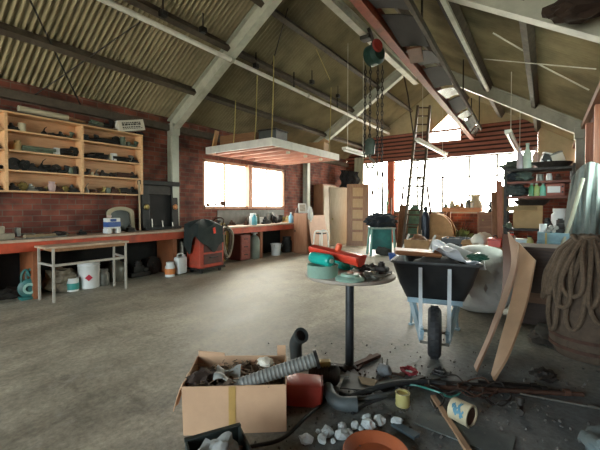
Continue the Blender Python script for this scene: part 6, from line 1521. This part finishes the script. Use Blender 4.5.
# stick, boards
a_, b_ = flo(433, 398), flo(474, 462); a_.z = b_.z = .014
tag(MB().bar(a_, b_, .035, .022).build('wooden_stick', mat('pale_stick_wood', '9d7e62', .7, 0, .2, 9)), 'pale wooden stick lying below the paint can towards the viewer', 'stick')
a1, a2, a3, a4 = flo(421, 412), flo(516, 438), flo(510, 462), flo(414, 424)
tag(MB().sheet(quad(a1, a2, a3, a4, .006), 3, 2, .008).build('floor_board', mat('grey_floor_sheet', '5b6260', .7, 0, .25, 5)), 'grey flat sheet lying on the floor under the pale stick', 'sheet')
a1, a2, a3, a4 = flo(391, 428), flo(398, 426), flo(420, 438), flo(414, 442)
tag(MB().sheet(quad(a1, a2, a3, a4, .02), 2, 2, .016).build('slate_offcut', mat('blue_slate', '4c5e66', .5, 0, .2, 8)), 'blue slate offcut lying right of the white stones', 'offcut')
q = flo(384, 376)
o = thing('grey_plug', 'grey lump of a plug with two prongs on the floor right of the pedestal', 'plug', q)
MB().blob(q + Vector((0, 0, .05)), (.06, .05, .055), .25, 2, 44, 3, -.048).build('plug_body', mat('dusty_grey_plug', '80878a', .7, 0, .2, 10), o, True)
for s in (-1, 1): MB().tube([q + Vector((s * .018, .01, .09)), q + Vector((s * .024, .02, .15))], .007, 6).build('prong', GREYMETAL, o)
m = MB(); q = flo(409, 374); rr = random.Random(2)
for k in range(12):
    a = rr.uniform(0, 6.28); m.tube([q + Vector((.07 * math.cos(a + i * .5) * rr.uniform(.5, 1.1), .06 * math.sin(a + i * .5), .012 + rr.uniform(0, .03))) for i in range(8)], .006, 5)
tag(m.build('red_netting', mat('red_string', '8e2f35', .8, 0, .2, 10), None, True), 'small red string netting on the floor right of the grey plug', 'netting')
# tarpaulin at the lower right
q = flo(600, 452)
tag(MB().blob(Vector((.36, 2.5, .09)), (.16, .2, .12), .5, 2.1, 71, 4, -.088).build('tarpaulin_heap', mat('slate_tarp', '5d6a6b', .8, 0, .2, 8, bump=.4), None, True), 'slate-grey tarpaulin heaped at the bottom right corner', 'tarpaulin')
for i, (px, py, w_, k, cl, l_) in enumerate([(318, 394, .09, 'elbow', 'k', 'black pipe fitting between red can and pipe bend'), (440, 374, .08, 'casting', 'k', 'small black casting on the floor in front of the wheelbarrow wheel'), (545, 378, .16, 'rag', 'g', 'dark rag on the floor near the rope barrel'), (520, 412, .1, 'elbow', 'g', 'dark pipe fitting right of the paint can')]):
    fn, dsc, cat_ = KINDS[k]; q = flo(px, py); tag(fn((q.x, q.y, .001), w_, None).build(NAMES[k], COLS[cl][0], None, True), l_, cat_)
# chips and grit on the floor
m = MB(); rr = random.Random(21)
for k in range(520):
    if k < 400: px, py = rr.gauss(430, 70), rr.gauss(400, 26)
    else: px, py = rr.uniform(240, 600), rr.uniform(335, 449)
    if py < 340 or py > 470: continue
    q = flo(px, py); 
    if q.x > .5: continue
    s = rr.uniform(.004, .014); M_ = Euler((rr.uniform(0, 3), rr.uniform(0, 3), rr.uniform(0, 3))).to_matrix()
    m.box(q + Vector((0, 0, s * .5)), (s * 1.6, s, s * .7), M_)
tag(m.build('floor_grit', mat('grit', '45433f', .9, 0, scale=2, col2='6d6b66')), 'grit and chips scattered over the floor around the scrap', 'grit', kind='stuff')

# dark bundle on the near frame, upper right
p = ony(578, 9, 4.55)
tag(MB().blob(p, (.28, .14, .12), .45, 2.2, 83, 3, None, .2).build('sacking_bundle', mat('dark_brown_sacking', '33261e', .95, 0, .3, 12, bump=.4), None, True), 'dark brown bundle tucked on the near roof frame at the upper right', 'bundle')
# ------------------------------------------------------------------ daylight
wd = bpy.data.worlds.new('sky'); bpy.context.scene.world = wd; wd.use_nodes = True
nt = wd.node_tree; nt.nodes.clear(); L = nt.links.new
out = _n(nt, 'ShaderNodeOutputWorld'); bg = _n(nt, 'ShaderNodeBackground'); L(bg.outputs[0], out.inputs[0])
tc = _n(nt, 'ShaderNodeTexCoord'); sp = _n(nt, 'ShaderNodeSeparateXYZ'); L(tc.outputs['Generated'], sp.inputs[0])
mr = _n(nt, 'ShaderNodeMapRange'); mr.inputs['From Min'].default_value = -.6; mr.inputs['From Max'].default_value = .6; L(sp.outputs[1], mr.inputs[0])
mx = _n(nt, 'ShaderNodeMix', data_type='RGBA'); L(mr.outputs[0], mx.inputs['Factor'])
mx.inputs['A'].default_value = (.55, .64, .68, 1); mx.inputs['B'].default_value = (1.75, 1.64, 1.46, 1)
L(mx.outputs['Result'], bg.inputs[0]); bg.inputs[1].default_value = SKY
def portal(name, loc, rot, sx, sy):
    l = bpy.data.lights.new(name, 'AREA'); l.shape = 'RECTANGLE'; l.size = sx; l.size_y = sy
    l.cycles.is_portal = True
    o = bpy.data.objects.new(name, l); C.objects.link(o); o.location = loc; o.rotation_euler = rot
portal('window_daylight', (XL - .22, (W1[0] + W1[1]) / 2, (W1[2] + W1[3]) / 2), (0, R(-90), 0), W1[3] - W1[2], W1[1] - W1[0])
portal('window_daylight', (-3.4, YB + .3, 1.7), (R(-90), 0, 0), 5.6, 3.4)
portal('window_daylight', (-2.9, YB + .3, 4.4), (R(-90), 0, 0), 1.6, 1.3)
portal('window_daylight', (XR + .3, (W3[0] + W3[1]) / 2, (W3[2] + W3[3]) / 2), (0, R(90), 0), W3[3] - W3[2], W3[1] - W3[0])
portal('doorway_daylight', (-3.35, YF - .3, 1.7), (R(90), 0, 0), 6.2, 3.4)
sc = bpy.context.scene
sc.view_settings.view_transform = 'Standard'; sc.view_settings.look = 'None'
sc.view_settings.exposure = EXPO; sc.view_settings.gamma = 1; sc.view_settings.use_curve_mapping = False
sc.cycles.use_denoising = True
sc.cycles.max_bounces = 10; sc.cycles.diffuse_bounces = 6; sc.cycles.transparent_max_bounces = 16
sc.cycles.sample_clamp_indirect = 8; sc.cycles.caustics_reflective = False; sc.cycles.caustics_refractive = False
